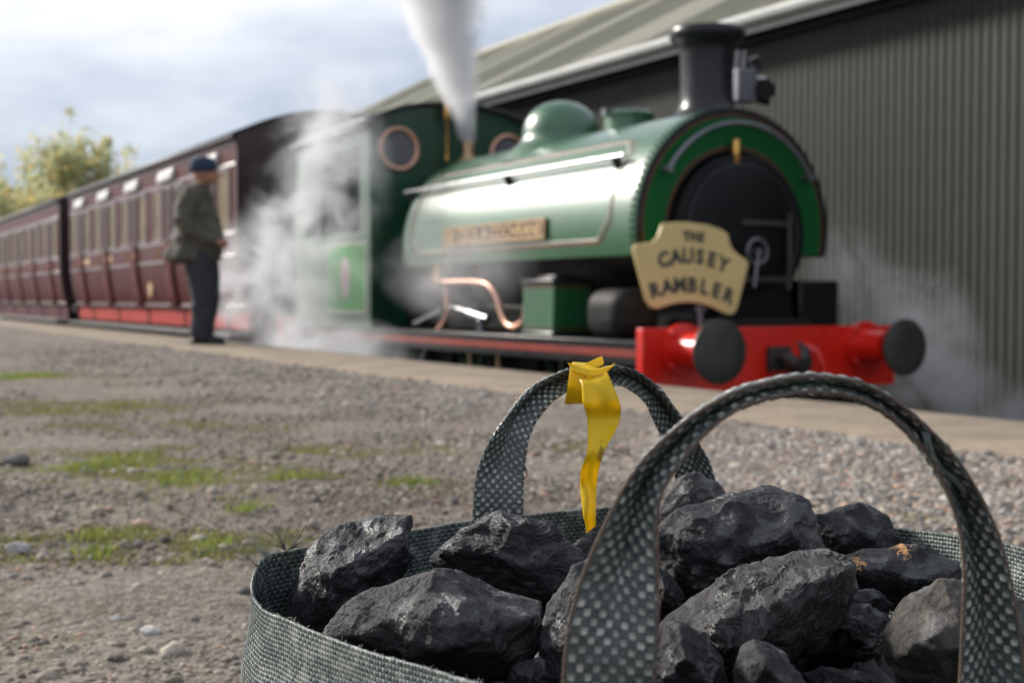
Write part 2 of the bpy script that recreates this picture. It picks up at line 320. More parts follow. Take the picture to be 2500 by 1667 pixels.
class MB:
    def __init__(s): s.v = []; s.f = []
    def add(s, v, f):
        k = len(s.v); s.v += [tuple(q) for q in v]; s.f += [tuple(i+k for i in q) for q in f]; return s
    def box(s, a, b):
        x0, x1 = sorted((a[0], b[0])); y0, y1 = sorted((a[1], b[1])); z0, z1 = sorted((a[2], b[2]))
        return s.add([(x, y, z) for z in (z0, z1) for y in (y0, y1) for x in (x0, x1)],
                     [(0, 2, 3, 1), (4, 5, 7, 6), (0, 1, 5, 4), (2, 6, 7, 3), (0, 4, 6, 2), (1, 3, 7, 5)])
    def tube(s, pts, r, n=8, cap=True, closed=False):
        P = [Vector(p) for p in pts]; rs = r if isinstance(r, (list, tuple)) else [r]*len(P); V = []; F = []
        up = None
        for i, q in enumerate(P):
            if closed: t = (P[(i+1) % len(P)]-P[i-1]).normalized()
            else: t = (P[min(i+1, len(P)-1)]-P[max(i-1, 0)]).normalized()
            if up is None: up = t.orthogonal().normalized()
            else: up = (up-t*up.dot(t)).normalized()
            w = t.cross(up)
            V += [q+(up*math.cos(2*math.pi*k/n)+w*math.sin(2*math.pi*k/n))*rs[i] for k in range(n)]
        m_ = len(P)
        for i in range(m_ if closed else m_-1):
            j = (i+1) % m_
            F += [(i*n+k, i*n+(k+1) % n, j*n+(k+1) % n, j*n+k) for k in range(n)]
        if cap and not closed: F += [tuple(range(n))[::-1], tuple((m_-1)*n+k for k in range(n))]
        return s.add(V, F)
    def cyl(s, a, b, r, r2=None, n=24): return s.tube([a, b], [r, r if r2 is None else r2], n)
    def lathe(s, prof, o, axis='z', n=32, capped=True):
        V = []; F = []
        for r, h in prof:
            for k in range(n):
                c, d = r*math.cos(2*math.pi*k/n), r*math.sin(2*math.pi*k/n)
                V.append({'z': (o[0]+c, o[1]+d, o[2]+h), 'y': (o[0]+c, o[1]+h, o[2]+d), 'x': (o[0]+h, o[1]+c, o[2]+d)}[axis])
        for i in range(len(prof)-1):
            F += [(i*n+k, i*n+(k+1) % n, (i+1)*n+(k+1) % n, (i+1)*n+k) for k in range(n)]
        if capped: F += [tuple(range(n))[::-1], tuple((len(prof)-1)*n+k for k in range(n))]
        return s.add(V, F)
    def sphere(s, c, r, n=12, m=8):
        r = r if isinstance(r, (tuple, list)) else (r, r, r)
        prof = [(math.sin(math.pi*i/m), -math.cos(math.pi*i/m)) for i in range(m+1)]
        prof[0] = (1e-4, -1); prof[-1] = (1e-4, 1); b = MB().lathe(prof, (0, 0, 0), 'z', n)
        return s.add([(c[0]+q[0]*r[0], c[1]+q[1]*r[1], c[2]+q[2]*r[2]) for q in b.v], b.f)
    def prism(s, poly, y0, y1):                      # outline in x,z pushed along y
        n = len(poly); V = [(x, y0, z) for x, z in poly]+[(x, y1, z) for x, z in poly]
        return s.add(V, [tuple(range(n)), tuple(range(2*n-1, n-1, -1))]+[(i, i+n, (i+1) % n+n, (i+1) % n) for i in range(n)])
    def grid(s, rows, closed=False):
        n = len(rows[0]); V = [q for r in rows for q in r]; F = []
        for i in range(len(rows)-1):
            for k in range(n if closed else n-1): F.append((i*n+k, i*n+(k+1) % n, (i+1)*n+(k+1) % n, (i+1)*n+k))
        return s.add(V, F)
    def mesh(s, fr=WORLD, fix=True):
        me = bpy.data.meshes.new('m'); me.from_pydata((np.array(s.v, float)-fr.o).tolist(), [], s.f)
        if fix:
            bm = bmesh.new(); bm.from_mesh(me); bmesh.ops.recalc_face_normals(bm, faces=bm.faces); bm.to_mesh(me); bm.free()
        return me
    def build(s, name, material, parent=None, fr=WORLD, smooth=40, bevel=0, seg=2):
        o = link(name, s.mesh(fr), material, parent, fr, smooth)
        if bevel:
            b = o.modifiers.new('bevel', 'BEVEL'); b.width = bevel; b.segments = seg; b.limit_method = 'ANGLE'; b.angle_limit = math.radians(35)
        return o
def raw_mesh(name, V, F3, material, colors=None, smooth=0, parent=None, fr=WORLD):
    """large triangle / quad soups straight from numpy arrays"""
    me = bpy.data.meshes.new(name); n, k = F3.shape
    me.vertices.add(len(V)); me.vertices.foreach_set('co', (np.asarray(V, np.float32)-fr.o.astype(np.float32)).ravel())
    me.loops.add(n*k); me.loops.foreach_set('vertex_index', F3.astype(np.int32).ravel())
    me.polygons.add(n); me.polygons.foreach_set('loop_start', np.arange(0, n*k, k, dtype=np.int32))
    me.update(calc_edges=True); me.validate()
    if colors is not None:
        at = me.color_attributes.new('tint', 'FLOAT_COLOR', 'POINT')
        at.data.foreach_set('color', np.c_[colors, np.ones(len(colors))].astype(np.float32).ravel())
    return link(name, me, material, parent, fr, smooth)
def copy_tree(o, parent=None):
    c = o.copy(); COL.objects.link(c); c.parent = parent
    for ch in list(o.children): copy_tree(ch, c)
    return c
def eval_mesh(o):
    dg = bpy.context.evaluated_depsgraph_get(); dg.update()
    me = bpy.data.meshes.new_from_object(o.evaluated_get(dg)); return me
def text_verts(body, size, depth, bold=0.):
    cu = bpy.data.curves.new('t', 'FONT'); cu.body = body; cu.size = size; cu.extrude = depth; cu.offset = bold; cu.align_x = 'CENTER'; cu.resolution_u = 3
    o = bpy.data.objects.new('t', cu); COL.objects.link(o); me = eval_mesh(o)
    V = [tuple(v.co) for v in me.vertices]; F = [tuple(q.vertices) for q in me.polygons]
    bpy.data.objects.remove(o); bpy.data.curves.remove(cu); bpy.data.meshes.remove(me)
    return V, F
def spline(pts, n, closed=False):
    P = np.array(pts, float); m_ = len(P); L = []
    seg = m_ if closed else m_-1
    for i in range(seg):
        g = (lambda j: P[j % m_]) if closed else (lambda j: P[min(max(j, 0), m_-1)])
        p0, p1, p2, p3 = g(i-1), g(i), g(i+1), g(i+2)
        for t in np.linspace(0, 1, 24, endpoint=False):
            L.append(.5*((2*p1)+(-p0+p2)*t+(2*p0-5*p1+4*p2-p3)*t*t+(-p0+3*p1-3*p2+p3)*t**3))
    L.append(P[0] if closed else P[-1]); L = np.array(L)
    d = np.r_[0, np.cumsum(np.linalg.norm(np.diff(L, axis=0), axis=1))]
    s = np.linspace(0, d[-1], n, endpoint=not closed)
    return np.c_[[np.interp(s, d, L[:, k]) for k in range(L.shape[1])]].T, s

# ------------------------------------------------------------------ the setting
RAIL_Z = -.95
b = MB().box((-400, -300, -1.6), (500, 900, -1.12))
props(b.build('ground', 'ballast', None, RAIL0, 0), kind='structure')
# platform: trodden dirt, gently uneven, up to the sandy edging
xs = np.unique(np.r_[np.linspace(-45, -6, 14), np.linspace(-6, 3.12, 115)]); ys = np.unique(np.r_[np.linspace(-12, -1, 6), np.linspace(-1, 14, 150), np.linspace(14, 80, 40)])
X, Y = np.meshgrid(xs, ys); Pn = np.c_[X.ravel(), Y.ravel(), 0*X.ravel()]
Wx = Pn[:, 0]*CA-Pn[:, 1]*SA; Wy = Pn[:, 0]*SA+Pn[:, 1]*CA
Z = .012*fbm(Pn*np.array([1.3, 1.3, 1])+5, 3)
Z = Z*np.clip((3.12-Pn[:, 0])/.4, 0, 1)*np.clip(np.hypot(Wx-.12, Wy-.9)/1.0-.25, 0, 1)
nx, ny = len(xs), len(ys); idx = np.arange(nx*ny).reshape(ny, nx)
F4 = np.stack([idx[:-1, :-1], idx[:-1, 1:], idx[1:, 1:], idx[1:, :-1]], -1).reshape(-1, 4)
plat = raw_mesh('platform', np.c_[Pn[:, :2], Z], F4, 'platform_dirt', None, 60, None, RAIL0); props(plat, kind='structure')
props(MB().box((-45, -12, -1.3), (3.9, 80, -.05)).build('platform_bank', 'platform_wall', None, RAIL0, 0), kind='structure')
# sandy edging strip, worn uneven along its inner side
rows = []
for y in np.r_[np.linspace(-12, 20, 180), np.linspace(21, 80, 40)]:
    w = .07*float(fbm(np.array([[y*.9, 3.3, 0]]), 4)[0]); w2 = .012*float(fbm(np.array([[y*1.3, 9.3, 0]]), 3)[0])
    rows.append([(3.02+w, y, -.03), (3.08+w, y, .012), (3.3+w*.5, y, .022), (3.7, y, .02), (3.93+w2, y, .012), (3.955+w2, y, -.01), (3.95+w2, y, -.2)])
props(MB().grid(rows).build('platform_edging', 'edging_sand', None, RAIL0, 50), kind='structure')
# the track under the train
tr = MB()
for k in range(-6, 90): tr.box((6.45-1.25, 3+k*.72, RAIL_Z-.30), (6.45+1.25, 3.25+k*.72, RAIL_Z-.155))
tko = tr.build('railway_track', 'sleeper', None, RAIL0, 0); props(tko, kind='structure')
for sgn in (-1, 1):
    x = 6.45+sgn*.7525
    MB().box((x-.035, -4, RAIL_Z-.05), (x+.035, 68, RAIL_Z)).box((x-.01, -4, RAIL_Z-.13), (x+.01, 68, RAIL_Z-.045)).box((x-.07, -4, RAIL_Z-.155), (x+.07, 68, RAIL_Z-.13)).build('rail', 'rail_steel', tko, RAIL0, 0)

# ------------------------------------------------------------------ shed clad in ribbed sheet
SF = Frame((10.0, 2.0, -1.12), True)
shed = thing('engine_shed', 'long grey-green shed clad in ribbed metal sheet behind the locomotive', 'shed', SF)
def rib_sheet(w, n, L, depth):        # trapezoid ribs across x, length along z
    prof = []
    pt = w/n
    for i in range(n):
        x = i*pt; prof += [(x, 0), (x+pt*.50, 0), (x+pt*.60, depth), (x+pt*.90, depth)]
    prof.append((w, 0)); return prof
EAVE = 3.78
mb = MB(); pr = rib_sheet(1.0, 9, 1, .013)
mb.grid([[(-d, x, z) for x, d in pr] for z in (0, EAVE+1.1)])
me = mb.mesh(WORLD); first = None
for k in range(29):
    if first is None:
        o = link('cladding_sheet', me, 'cladding', shed, smooth=0); first = o
    else:
        o = first.copy(); COL.objects.link(o); o.parent = shed
    o.location = (0, k*1.0, 0)
# gable end wall, roof sheets both sides, gutter, fascia
MB().prism([(10.03, -1.12), (20, -1.12), (20, EAVE-.05), (15, 6.28), (10.03, EAVE-.05)], 30.9, 30.98).build('end_wall', 'cladding', shed, SF, 0)
MB().box((9.90, 2, EAVE-.36), (9.955, 31, EAVE-.245)).build('eave_shade_strip', 'eave_shade_dark', shed, SF, 0)  # added dark strip, paints the eave shadow along the top of the wall
sl = math.hypot(5.3, 2.72); ux, uz = 5.3/sl, 2.72/sl
mb = MB(); pr = rib_sheet(1.0, 7, 1, .05)
mb.grid([[(-.30+ux*t-uz*(-d), x, EAVE-.14+1.12+uz*t+ux*d) for x, d in pr] for t in (0, sl)])
me = mb.mesh(WORLD); first = None
for k in range(29):
    if first is None: o = link('roof_sheet', me, 'roof_sheet', shed, smooth=0); first = o
    else: o = first.copy(); COL.objects.link(o); o.parent = shed
    o.location = (0, k, 0)
MB().grid([[(15, 2, 6.4), (15, 31, 6.4)], [(20.3, 2, 3.6), (20.3, 31, 3.6)]]).build('roof_slope', 'roof_sheet', shed, SF, 0)
MB().tube([(15, 2, 6.43), (15, 31, 6.43)], .12, 8).build('ridge_cap', 'roof_sheet', shed, SF)
g = []
for y in (2, 31): g.append([(9.60+.08*math.cos(t), y, EAVE-.16+.08*math.sin(t)) for t in np.linspace(math.pi, 2*math.pi, 9)])
gt = MB().grid(g); gt.box((9.515, 2, EAVE-.16), (9.53, 31, EAVE-.12)).build('gutter', 'gutter_white', shed, SF)
MB().box((9.69, 2, EAVE-.30), (9.72, 31, EAVE-.14)).build('fascia_board', 'gutter_white', shed, SF, 0)
MB().box((9.72, 2, EAVE-.24), (10.0, 31, EAVE-.20)).build('soffit', 'eave_shade_dark', shed, SF, 0)

# ------------------------------------------------------------------ the locomotive
CX = 6.45                                   # track centre line
LF = Frame((CX, 7.75, RAIL_Z), True)
loco = thing('steam_locomotive', 'green saddle tank steam engine with red buffer beam and black chimney', 'locomotive', LF)
def P(mb, name, m_, par=loco, smooth=40, bevel=0, seg=2): return mb.build(name, m_, par, LF, smooth, bevel, seg)
ZB = .09
# buffer beam with its bolts, buffers, hook
beam = P(MB().box((5.25, 7.75, -.22), (7.64, 7.83, .245)), 'buffer_beam', 'red_paint', bevel=.006)
rv = MB()
for x in (5.36, 5.50, 5.92, 6.06, 6.84, 6.98, 7.40, 7.54):
    for z in (-.16, .19): rv.sphere((x, 7.748, z), .016, 8, 5)
P(rv, 'rivets', 'red_paint', beam)['kind'] = 'stuff'
P(MB().box((5.25, 15.60, -.22), (7.64, 15.68, .245)), 'buffer_beam', 'red_paint', bevel=.006)
def buffer(par, fr, x, y, d, z=ZB, housing='red_paint', big=.226, L=.45):
    e = []
    h = MB().lathe([(.19, 0), (.19, .035), (.135, .04), (.125, .08), (.118, L*.60), (.128, L*.61), (.128, L*.65), (.10, L*.66)], (0, 0, 0), 'y', 28)
    for k in range(4):
        t = math.pi/4+k*math.pi/2; h.sphere((.165*math.cos(t), .045, .165*math.sin(t)), .02, 8, 5)
    h.v = [(x+q[0], y+d*q[1], z+q[2]) for q in h.v]
    bo = h.build('buffer', housing, par, fr)
    r = MB().lathe([(.085, L*.6), (.085, L*.86), (.11, L*.90)], (0, 0, 0), 'y', 24); r.v = [(x+q[0], y+d*q[1], z+q[2]) for q in r.v]
    r.build('ram', 'black_paint', bo, fr)
    hd = MB().lathe([(.10, L*.88), (big*.97, L*.945), (big, L*.96), (big, L*.985), (big*.97, L*.995), (big*.5, L*1.012), (.001, L*1.018)], (0, 0, 0), 'y', 40); hd.v = [(x+q[0], y+d*q[1], z+q[2]) for q in hd.v]
    hd.build('buffer_head', 'buffer_steel', bo, fr)
buffer(loco, LF, CX-.86, 7.75, -1); buffer(loco, LF, CX+.86, 7.75, -1, big=.213)
buffer(loco, LF, CX-.86, 15.68, 1); buffer(loco, LF, CX+.86, 15.68, 1)
hk = MB().tube([(CX, 7.8, .02), (CX, 7.62, .02), (CX, 7.54, -.02), (CX, 7.47, -.03), (CX+.0, 7.44, .03), (CX, 7.47, .10)], [.05, .05, .05, .045, .035, .015], 10)
hk.box((CX-.10, 7.70, -.08), (CX+.10, 7.76, .10))
hk.tube([(CX+.12, 7.60, -.12), (CX+.13, 7.56, -.02), (CX+.10, 7.55, .08), (CX+.05, 7.57, .14)], [.03, .045, .035, .012], 10)
P(hk, 'draw_hook', 'buffer_steel', bevel=.004)
ch = MB()
for k in range(3):
    c = Vector((CX, 7.55, -.06-.10*k)); ch.tube([c+Vector((.05*math.cos(t)*(1 if k % 2 else .2), .05*math.cos(t)*(.2 if k % 2 else 1), .075*math.sin(t))) for t in np.linspace(0, 2*math.pi, 16, endpoint=False)], .016, 6, closed=True)
P(ch, 'coupling_chain', 'black_dull')
P(MB().tube([(CX+.26, 7.74, .10), (CX+.30, 7.64, .06), (CX+.33, 7.60, -.05), (CX+.34, 7.62, -.25)], .022, 8), 'brake_hose', 'red_paint')
# footplate with valance and lining, frames, wheels
P(MB().box((5.262, 7.83, .115), (7.63, 15.60, .150)), 'footplate', 'black_paint', bevel=.006)
for x, s_ in ((5.275, 1), (7.60, -1)):
    va = P(MB().box((x, 7.84, -.02), (x+.025, 15.59, .115)), 'valance', 'black_paint')
    P(MB().box((x-.004, 7.86, .035), (x, 15.57, .088)) if s_ > 0 else MB().box((x+.025, 7.86, .035), (x+.029, 15.57, .088)), 'lining', 'red_line', va, 0)
for x in (CX-.60, CX+.57): P(MB().box((x, 7.9, -.72), (x+.03, 15.5, .115)), 'main_frame', 'black_dull', smooth=0)
for y in (9.65, 11.35, 13.05):
    for s_ in (-1, 1):
        x = CX+s_*.70
        w = P(MB().lathe([(.575, -.02), (.575, .02), (.545, .055), (.48, .055), (.48, -.055), (.53, -.055), (.545, -.05)], (x, y, RAIL_Z+.55), 'x', 40, False), 'wheel', 'black_dull')
        sp = MB().lathe([(.11, -.07), (.11, .09)], (x, y, RAIL_Z+.55), 'x', 16)
        for k in range(10):
            t = 2*math.pi*k/10+.2; sp.tube([(x, y+.09*math.cos(t), RAIL_Z+.55+.09*math.sin(t)), (x, y+.49*math.cos(t), RAIL_Z+.55+.49*math.sin(t))], [.035, .028], 8)
        P(sp, 'spokes', 'green_paint', w)
for s_ in (-1, 1):
    x = CX+s_*.83; P(MB().box((x-.025, 9.6, RAIL_Z+.40), (x+.025, 13.1, RAIL_Z+.50)), 'coupling_rod', 'grey_steel', bevel=.006)
    P(MB().cyl((CX+s_*.92, 8.15, RAIL_Z+.55), (CX+s_*.92, 8.95, RAIL_Z+.55), .24), 'cylinder', 'black_paint', bevel=.01)
# smokebox, boiler, firebox
P(MB().lathe([(.60, 0), (.615, .01), (.615, 1.0), (.60, 1.01)], (CX, 8.16, .95), 'y', 56), 'smokebox', 'smokebox_black')
P(MB().lathe([(.575, 0), (.575, 4.0)], (CX, 9.1, .95), 'y', 48), 'boiler', 'black_dull')
P(MB().box((CX-.60, 11.9, .15), (CX+.60, 13.19, 1.2)), 'firebox', 'black_dull', bevel=.06, seg=3)
P(MB().prism([(CX-.47, .15), (CX+.47, .15), (CX+.47, .42), (CX+.40, .62), (CX-.40, .62), (CX-.47, .42)], 8.12, 9.2), 'smokebox_saddle', 'smokebox_black', bevel=.02)
dr = P(MB().lathe([(.52, 0), (.525, -.02), (.50, -.035), (.44, -.055), (.30, -.085), (.15, -.10), (.001, -.105)], (CX, 8.16, .95), 'y', 56), 'smokebox_door', 'smokebox_black')
P(MB().tube([(CX+.525*math.cos(t), 8.145, .95+.525*math.sin(t)) for t in np.linspace(0, 2*math.pi, 56, endpoint=False)], .017, 8, closed=True), 'door_ring', 'chimney_black', dr)
hw = MB().tube([(CX+.095*math.cos(t), 7.98, .81+.095*math.sin(t)) for t in np.linspace(0, 2*math.pi, 24, endpoint=False)], .013, 8, closed=True)
hw.cyl((CX, 8.06, .81), (CX, 7.95, .81), .025)
P(hw, 'door_wheel', 'grey_steel', dr)
P(MB().tube([(CX, 7.96, .81), (CX-.03, 7.955, .66), (CX-.05, 7.95, .54)], [.013, .013, .010], 8), 'door_handle', 'grey_steel', dr)
for z in (1.03, .60): P(MB().box((CX-.09, 8.035, z-.02), (CX+.37, 8.06, z+.02)), 'hinge_strap', 'buffer_steel', dr, bevel=.004)
P(MB().cyl((CX+.355, 8.03, .52), (CX+.355, 8.03, 1.11), .018), 'hinge_rod', 'buffer_steel', dr)
# the saddle tank
TC, TR, TI = 1.00, .93, .64
def ring(r, y, a0=-13.5, a1=193.5, n=72, r2=None): return [(CX+r*math.cos(t), y, TC+r*math.sin(t)) for t in np.linspace(math.radians(a0), math.radians(a1), n)]
def inner(y, n=72): return [(CX+TI*math.cos(t), y, .96+TI*math.sin(t)) for t in np.linspace(math.radians(-13.5), math.radians(193.5), n)]
def rr(y):                               # rounded front and back edges
    d = min(y-8.25, 12.60-y); return TR-(.0 if d > .12 else .12*(1-math.sqrt(max(0, 1-(1-d/.12)**2)))*(.25 if y < 9 else 1.))
ysr = list(np.r_[8.25, 8.262, 8.29, 8.33, 8.37, np.linspace(8.6, 12.3, 12), 12.42, 12.48, 12.53, 12.57, 12.59, 12.60])
rows = [inner(8.25)]+[ring(rr(y), y) for y in ysr]+[inner(12.60)]+[inner(8.25)]
tb = MB().grid(rows)
tank = P(tb, 'saddle_tank', 'green_paint', smooth=35)
for s_ in (-1, 1):                       # flat bottoms of the two legs of the tank
    a = math.radians(-13.5) if s_ > 0 else math.radians(193.5)
    x0, z0 = CX+TR*math.cos(a), TC+TR*math.sin(a); x1, z1 = CX+TI*math.cos(a), .96+TI*math.sin(a)
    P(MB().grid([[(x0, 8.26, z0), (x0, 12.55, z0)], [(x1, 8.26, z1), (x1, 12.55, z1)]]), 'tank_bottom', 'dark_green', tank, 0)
def band(r0, r1, y, name, m_, par, n=72, o0=TC, o1=TC):
    A = np.linspace(math.radians(-13.3), math.radians(193.3), n)
    P(MB().grid([[(CX+r0*math.cos(t), y, o0+r0*math.sin(t)) for t in A], [(CX+r1*math.cos(t), y, o1+r1*math.sin(t)) for t in A]]), name, m_, par, 0)
band(.885, .655, 8.2475, 'tank_front', 'green_shaded', tank, o1=.96); band(.925, .878, 8.246, 'edge_band', 'black_paint', tank); band(.878, .858, 8.245, 'lining', 'brown_line', tank)  # front ring overlaid in the shaded copy of the tank green
band(.668, .645, 8.246, 'lining', 'brown_line', tank, o0=.965, o1=.96)
rv = MB()
for t in np.linspace(math.radians(-8), math.radians(188), 58): rv.sphere((CX+.932*math.cos(t), 8.31, TC+.932*math.sin(t)), .014, 6, 4)
P(rv, 'rivets', 'dark_green', tank)['kind'] = 'stuff'
def tside(y, deg, off=.0):               # a point on the platform side of the tank
    t = math.radians(180-deg); return (CX+(TR+off)*math.cos(t), y, TC+(TR+off)*math.sin(t))
for (y0, y1, d0, d1, rad, m_) in ((8.62, 12.28, -5.5, 47, .009, 'cream_line'), (8.58, 12.32, -7.2, 48.6, .006, 'red_line')):
    ch_ = .16; dd = math.degrees(ch_/TR)
    loop = [(y, d0) for y in np.linspace(y0+ch_, y1-ch_, 10)]+[(y1-ch_+ch_*k/4, d0+dd*k/4) for k in range(1, 4)]+[(y1, d) for d in np.linspace(d0+dd, d1-dd, 10)]
    loop += [(y1-ch_*k/4, d1-dd+dd*k/4) for k in range(1, 4)]+[(y, d1) for y in np.linspace(y1-ch_, y0+ch_, 10)]+[(y0+ch_-ch_*k/4, d1-dd*k/4) for k in range(1, 4)]
    loop += [(y0, d) for d in np.linspace(d1-dd, d0+dd, 10)]+[(y0+ch_*k/4, d0+dd-dd*k/4) for k in range(1, 4)]
    P(MB().tube([tside(y, d, .0) for y, d in loop], rad, 6, closed=True), 'lining', m_, tank)
# hand rail on pillars
hr = P(MB().tube([tside(y, 33.5, .065) for y in np.linspace(8.55, 12.66, 5)], .019, 10), 'hand_rail', 'steel')
for y in (8.68, 10.45, 12.55): P(MB().tube([tside(y, 31, -.01), tside(y, 33.5, .075)], [.042, .034], 10), 'rail_pillar', 'black_paint', hr)
arc = [(CX+.80*math.cos(t), 8.17, 1.0+.80*math.sin(t)) for t in np.linspace(math.radians(31), math.radians(148), 28)]
fr_ = P(MB().tube(arc, .019, 10), 'front_hand_rail', 'grey_steel')
for q in (arc[0], arc[-1]): P(MB().tube([(q[0], 8.26, q[2]), (q[0], 8.155, q[2])], [.026, .03], 10), 'rail_pillar', 'grey_steel', fr_)
P(MB().lathe([(.012, -.17), (.02, -.16), (.02, -.13), (.034, -.11), (.036, .05), (.03, .07), (.012, .08)], (CX-.05, 8.18, 1.60), 'z', 20), 'brass_fitting', 'brass')
# chimney, dome, filler, safety valve, lubricator by the chimney
P(MB().lathe([(.36, -.06), (.30, .0), (.250, .035), (.224, .085), (.212, .16), (.208, .30), (.214, .52), (.224, .565), (.262, .60), (.292, .625), (.300, .64), (.300, .695), (.292, .705), (.20, .71), (.19, .60), (.18, .3)], (CX, 8.62, 1.885), 'z', 56, False), 'chimney', 'chimney_black')
P(MB().lathe([(.60, -.17), (.50, -.065), (.43, -.01), (.39, .03), (.372, .07), (.368, .12), (.36, .17), (.335, .24), (.29, .305), (.23, .355), (.16, .392), (.08, .413), (.001, .42)], (CX, 10.9, 1.90), 'z', 56, False), 'dome', 'green_paint')
fl = P(MB().lathe([(.22, -.06), (.21, .10), (.225, .105), (.225, .14), (.20, .155), (.001, .165)], (CX, 9.75, 1.92), 'z', 40, False), 'tank_filler', 'green_paint')
P(MB().box((CX-.26, 9.72, 2.045), (CX-.18, 9.78, 2.09)).cyl((CX+.20, 9.70, 2.05), (CX+.20, 9.80, 2.05), .03), 'filler_hinge', 'grey_steel', fl)
lu = P(MB().box((6.93, 8.83, 2.09), (7.13, 8.99, 2.36)), 'lubricator_box', 'grey_steel', bevel=.012)
P(MB().tube([(7.10, 8.9, 2.30), (7.16, 8.88, 2.38), (7.12, 8.88, 2.47)], [.04, .035, .05], 10).lathe([(.09, 0), (.10, .03), (.06, .09), (.05, .12)], (7.20, 8.80, 2.20), 'y', 16).tube([(7.13, 8.9, 2.15), (7.27, 8.9, 2.13), (7.25, 8.9, 2.24), (7.31, 8.88, 2.27)], [.05, .06, .05, .03], 10), 'valve', 'black_paint', lu)
P(MB().tube([(7.13, 8.9, 2.30), (7.24, 8.88, 2.30), (7.29, 8.87, 2.24)], .022, 8), 'valve_wheel', 'steel', lu)
for q_ in ([(7.0, 8.9, 2.10), (7.02, 8.9, 1.98), (6.9, 8.9, 1.80)], [(6.96, 8.9, 2.36), (6.98, 8.9, 2.52)], [(7.03, 8.9, 2.36), (7.05, 8.9, 2.52)]): P(MB().tube(q_, .014, 8), 'pipe', 'grey_steel', lu)
P(MB().lathe([(.12, -.25), (.10, .0), (.06, .03), (.055, .12), (.065, .16), (.05, .18), (.04, .19), (.03, .10)], (CX, 12.86, 1.95), 'z', 24, False), 'safety_valve', 'brass_dull')
# boxes on the footplate
def chest(x0, x1, y0, y1, z0, z1, name, m_):
    o = P(MB().box((x0, y0, z0), (x1, y1, z1)), name, m_, bevel=.012, seg=3); return o
sb = chest(5.40, 5.76, 9.25, 9.76, .175, .585, 'sand_box', 'green_paint')
P(MB().box((5.385, 9.235, .572), (5.775, 9.775, .612)), 'lid', 'black_paint', sb, bevel=.012, seg=3)
P(MB().box((5.385, 9.235, .150), (5.775, 9.775, .186)), 'base_strip', 'black_paint', sb, bevel=.012, seg=3)
P(MB().box((5.48, 9.35, .61), (5.68, 9.66, .645)), 'filler_cap', 'black_paint', sb, bevel=.01)
for z0, z1 in ((.205, .222), (.540, .560)): P(MB().box((5.397, 9.27, z0), (5.40, 9.74, z1)).box((5.42, 9.247, z0), (5.74, 9.25, z1)), 'lining', 'brown_line', sb, 0)
P(MB().box((5.735, 9.247, .222), (5.742, 9.25, .54)), 'lining', 'brown_line', sb, 0)
P(MB().box((5.42, 8.32, .15), (5.84, 8.85, .53)), 'steam_chest', 'black_dull', bevel=.14, seg=6)
P(MB().box((7.14, 8.30, .15), (7.56, 8.95, .60)), 'steam_chest', 'black_paint', bevel=.02)
P(MB().cyl((5.95, 8.02, .15), (5.95, 8.02, .62), .018).box((5.91, 8.0, .36), (5.99, 8.02, .40)), 'lamp_iron', 'grey_steel')
P(MB().box((6.0, 7.88, .20), (6.9, 8.10, .30)), 'front_step', 'black_dull', bevel=.01)
# pipes and motion seen between tank and footplate
P(MB().tube(spline([(5.5, 11.62, .61), (5.5, 11.27, .61), (5.5, 10.80, .603), (5.5, 10.58, .575), (5.5, 10.43, .482), (5.5, 10.335, .333), (5.5, 10.24, .243), (5.5, 10.12, .209), (5.5, 10.0, .231), (5.5, 9.90, .30), (5.5, 9.86, .60)], 60)[0], .027, 10), 'copper_pipe', 'copper')
P(MB().lathe([(.03, -.05), (.05, -.03), (.05, .03), (.035, .05)], (5.5, 11.57, .61), 'y', 16).lathe([(.04, 0), (.04, .06), (.025, .08), (.03, .16)], (5.5, 11.64, .62), 'z', 14).tube([(5.5, 11.6, .61), (5.75, 11.6, .61), (5.9, 11.6, .75)], .03, 8), 'brass_valve', 'brass')
P(MB().tube(spline([(5.55, 11.56, .60), (5.55, 11.54, .448), (5.55, 11.52, .321), (5.55, 11.60, .23), (5.55, 11.73, .154)], 24)[0], .024, 10), 'copper_pipe', 'copper')
P(MB().tube([(5.6, 11.54, .375), (5.6, 11.15, .325)], .018, 10).tube([(5.6, 11.15, .322), (5.6, 10.77, .268)], .038, 12), 'reversing_rod', 'steel')
P(MB().tube([(5.6, 12.40, .197), (5.6, 11.75, .337)], .022, 10), 'brake_rod', 'grey_steel')
P(MB().tube([(5.5, 10.72, .15), (5.5, 10.72, .24)], .03, 10).sphere((5.5, 10.72, .25), .04, 10, 6), 'oil_cup', 'grey_steel')
P(MB().tube([(5.35, 11.55, .02), (5.32, 11.60, -.12), (5.30, 11.66, -.28)], .022, 8), 'drain_pipe', 'grey_steel')
for y in (10.2, 10.75): P(MB().tube([(5.40, y, .02), (5.40, y, -.35)], .02, 8), 'sand_pipe', 'brass_dull')
P(MB().box((5.75, 9.9, .15), (7.15, 11.9, .40)), 'motion_cover', 'black_dull', bevel=.03)
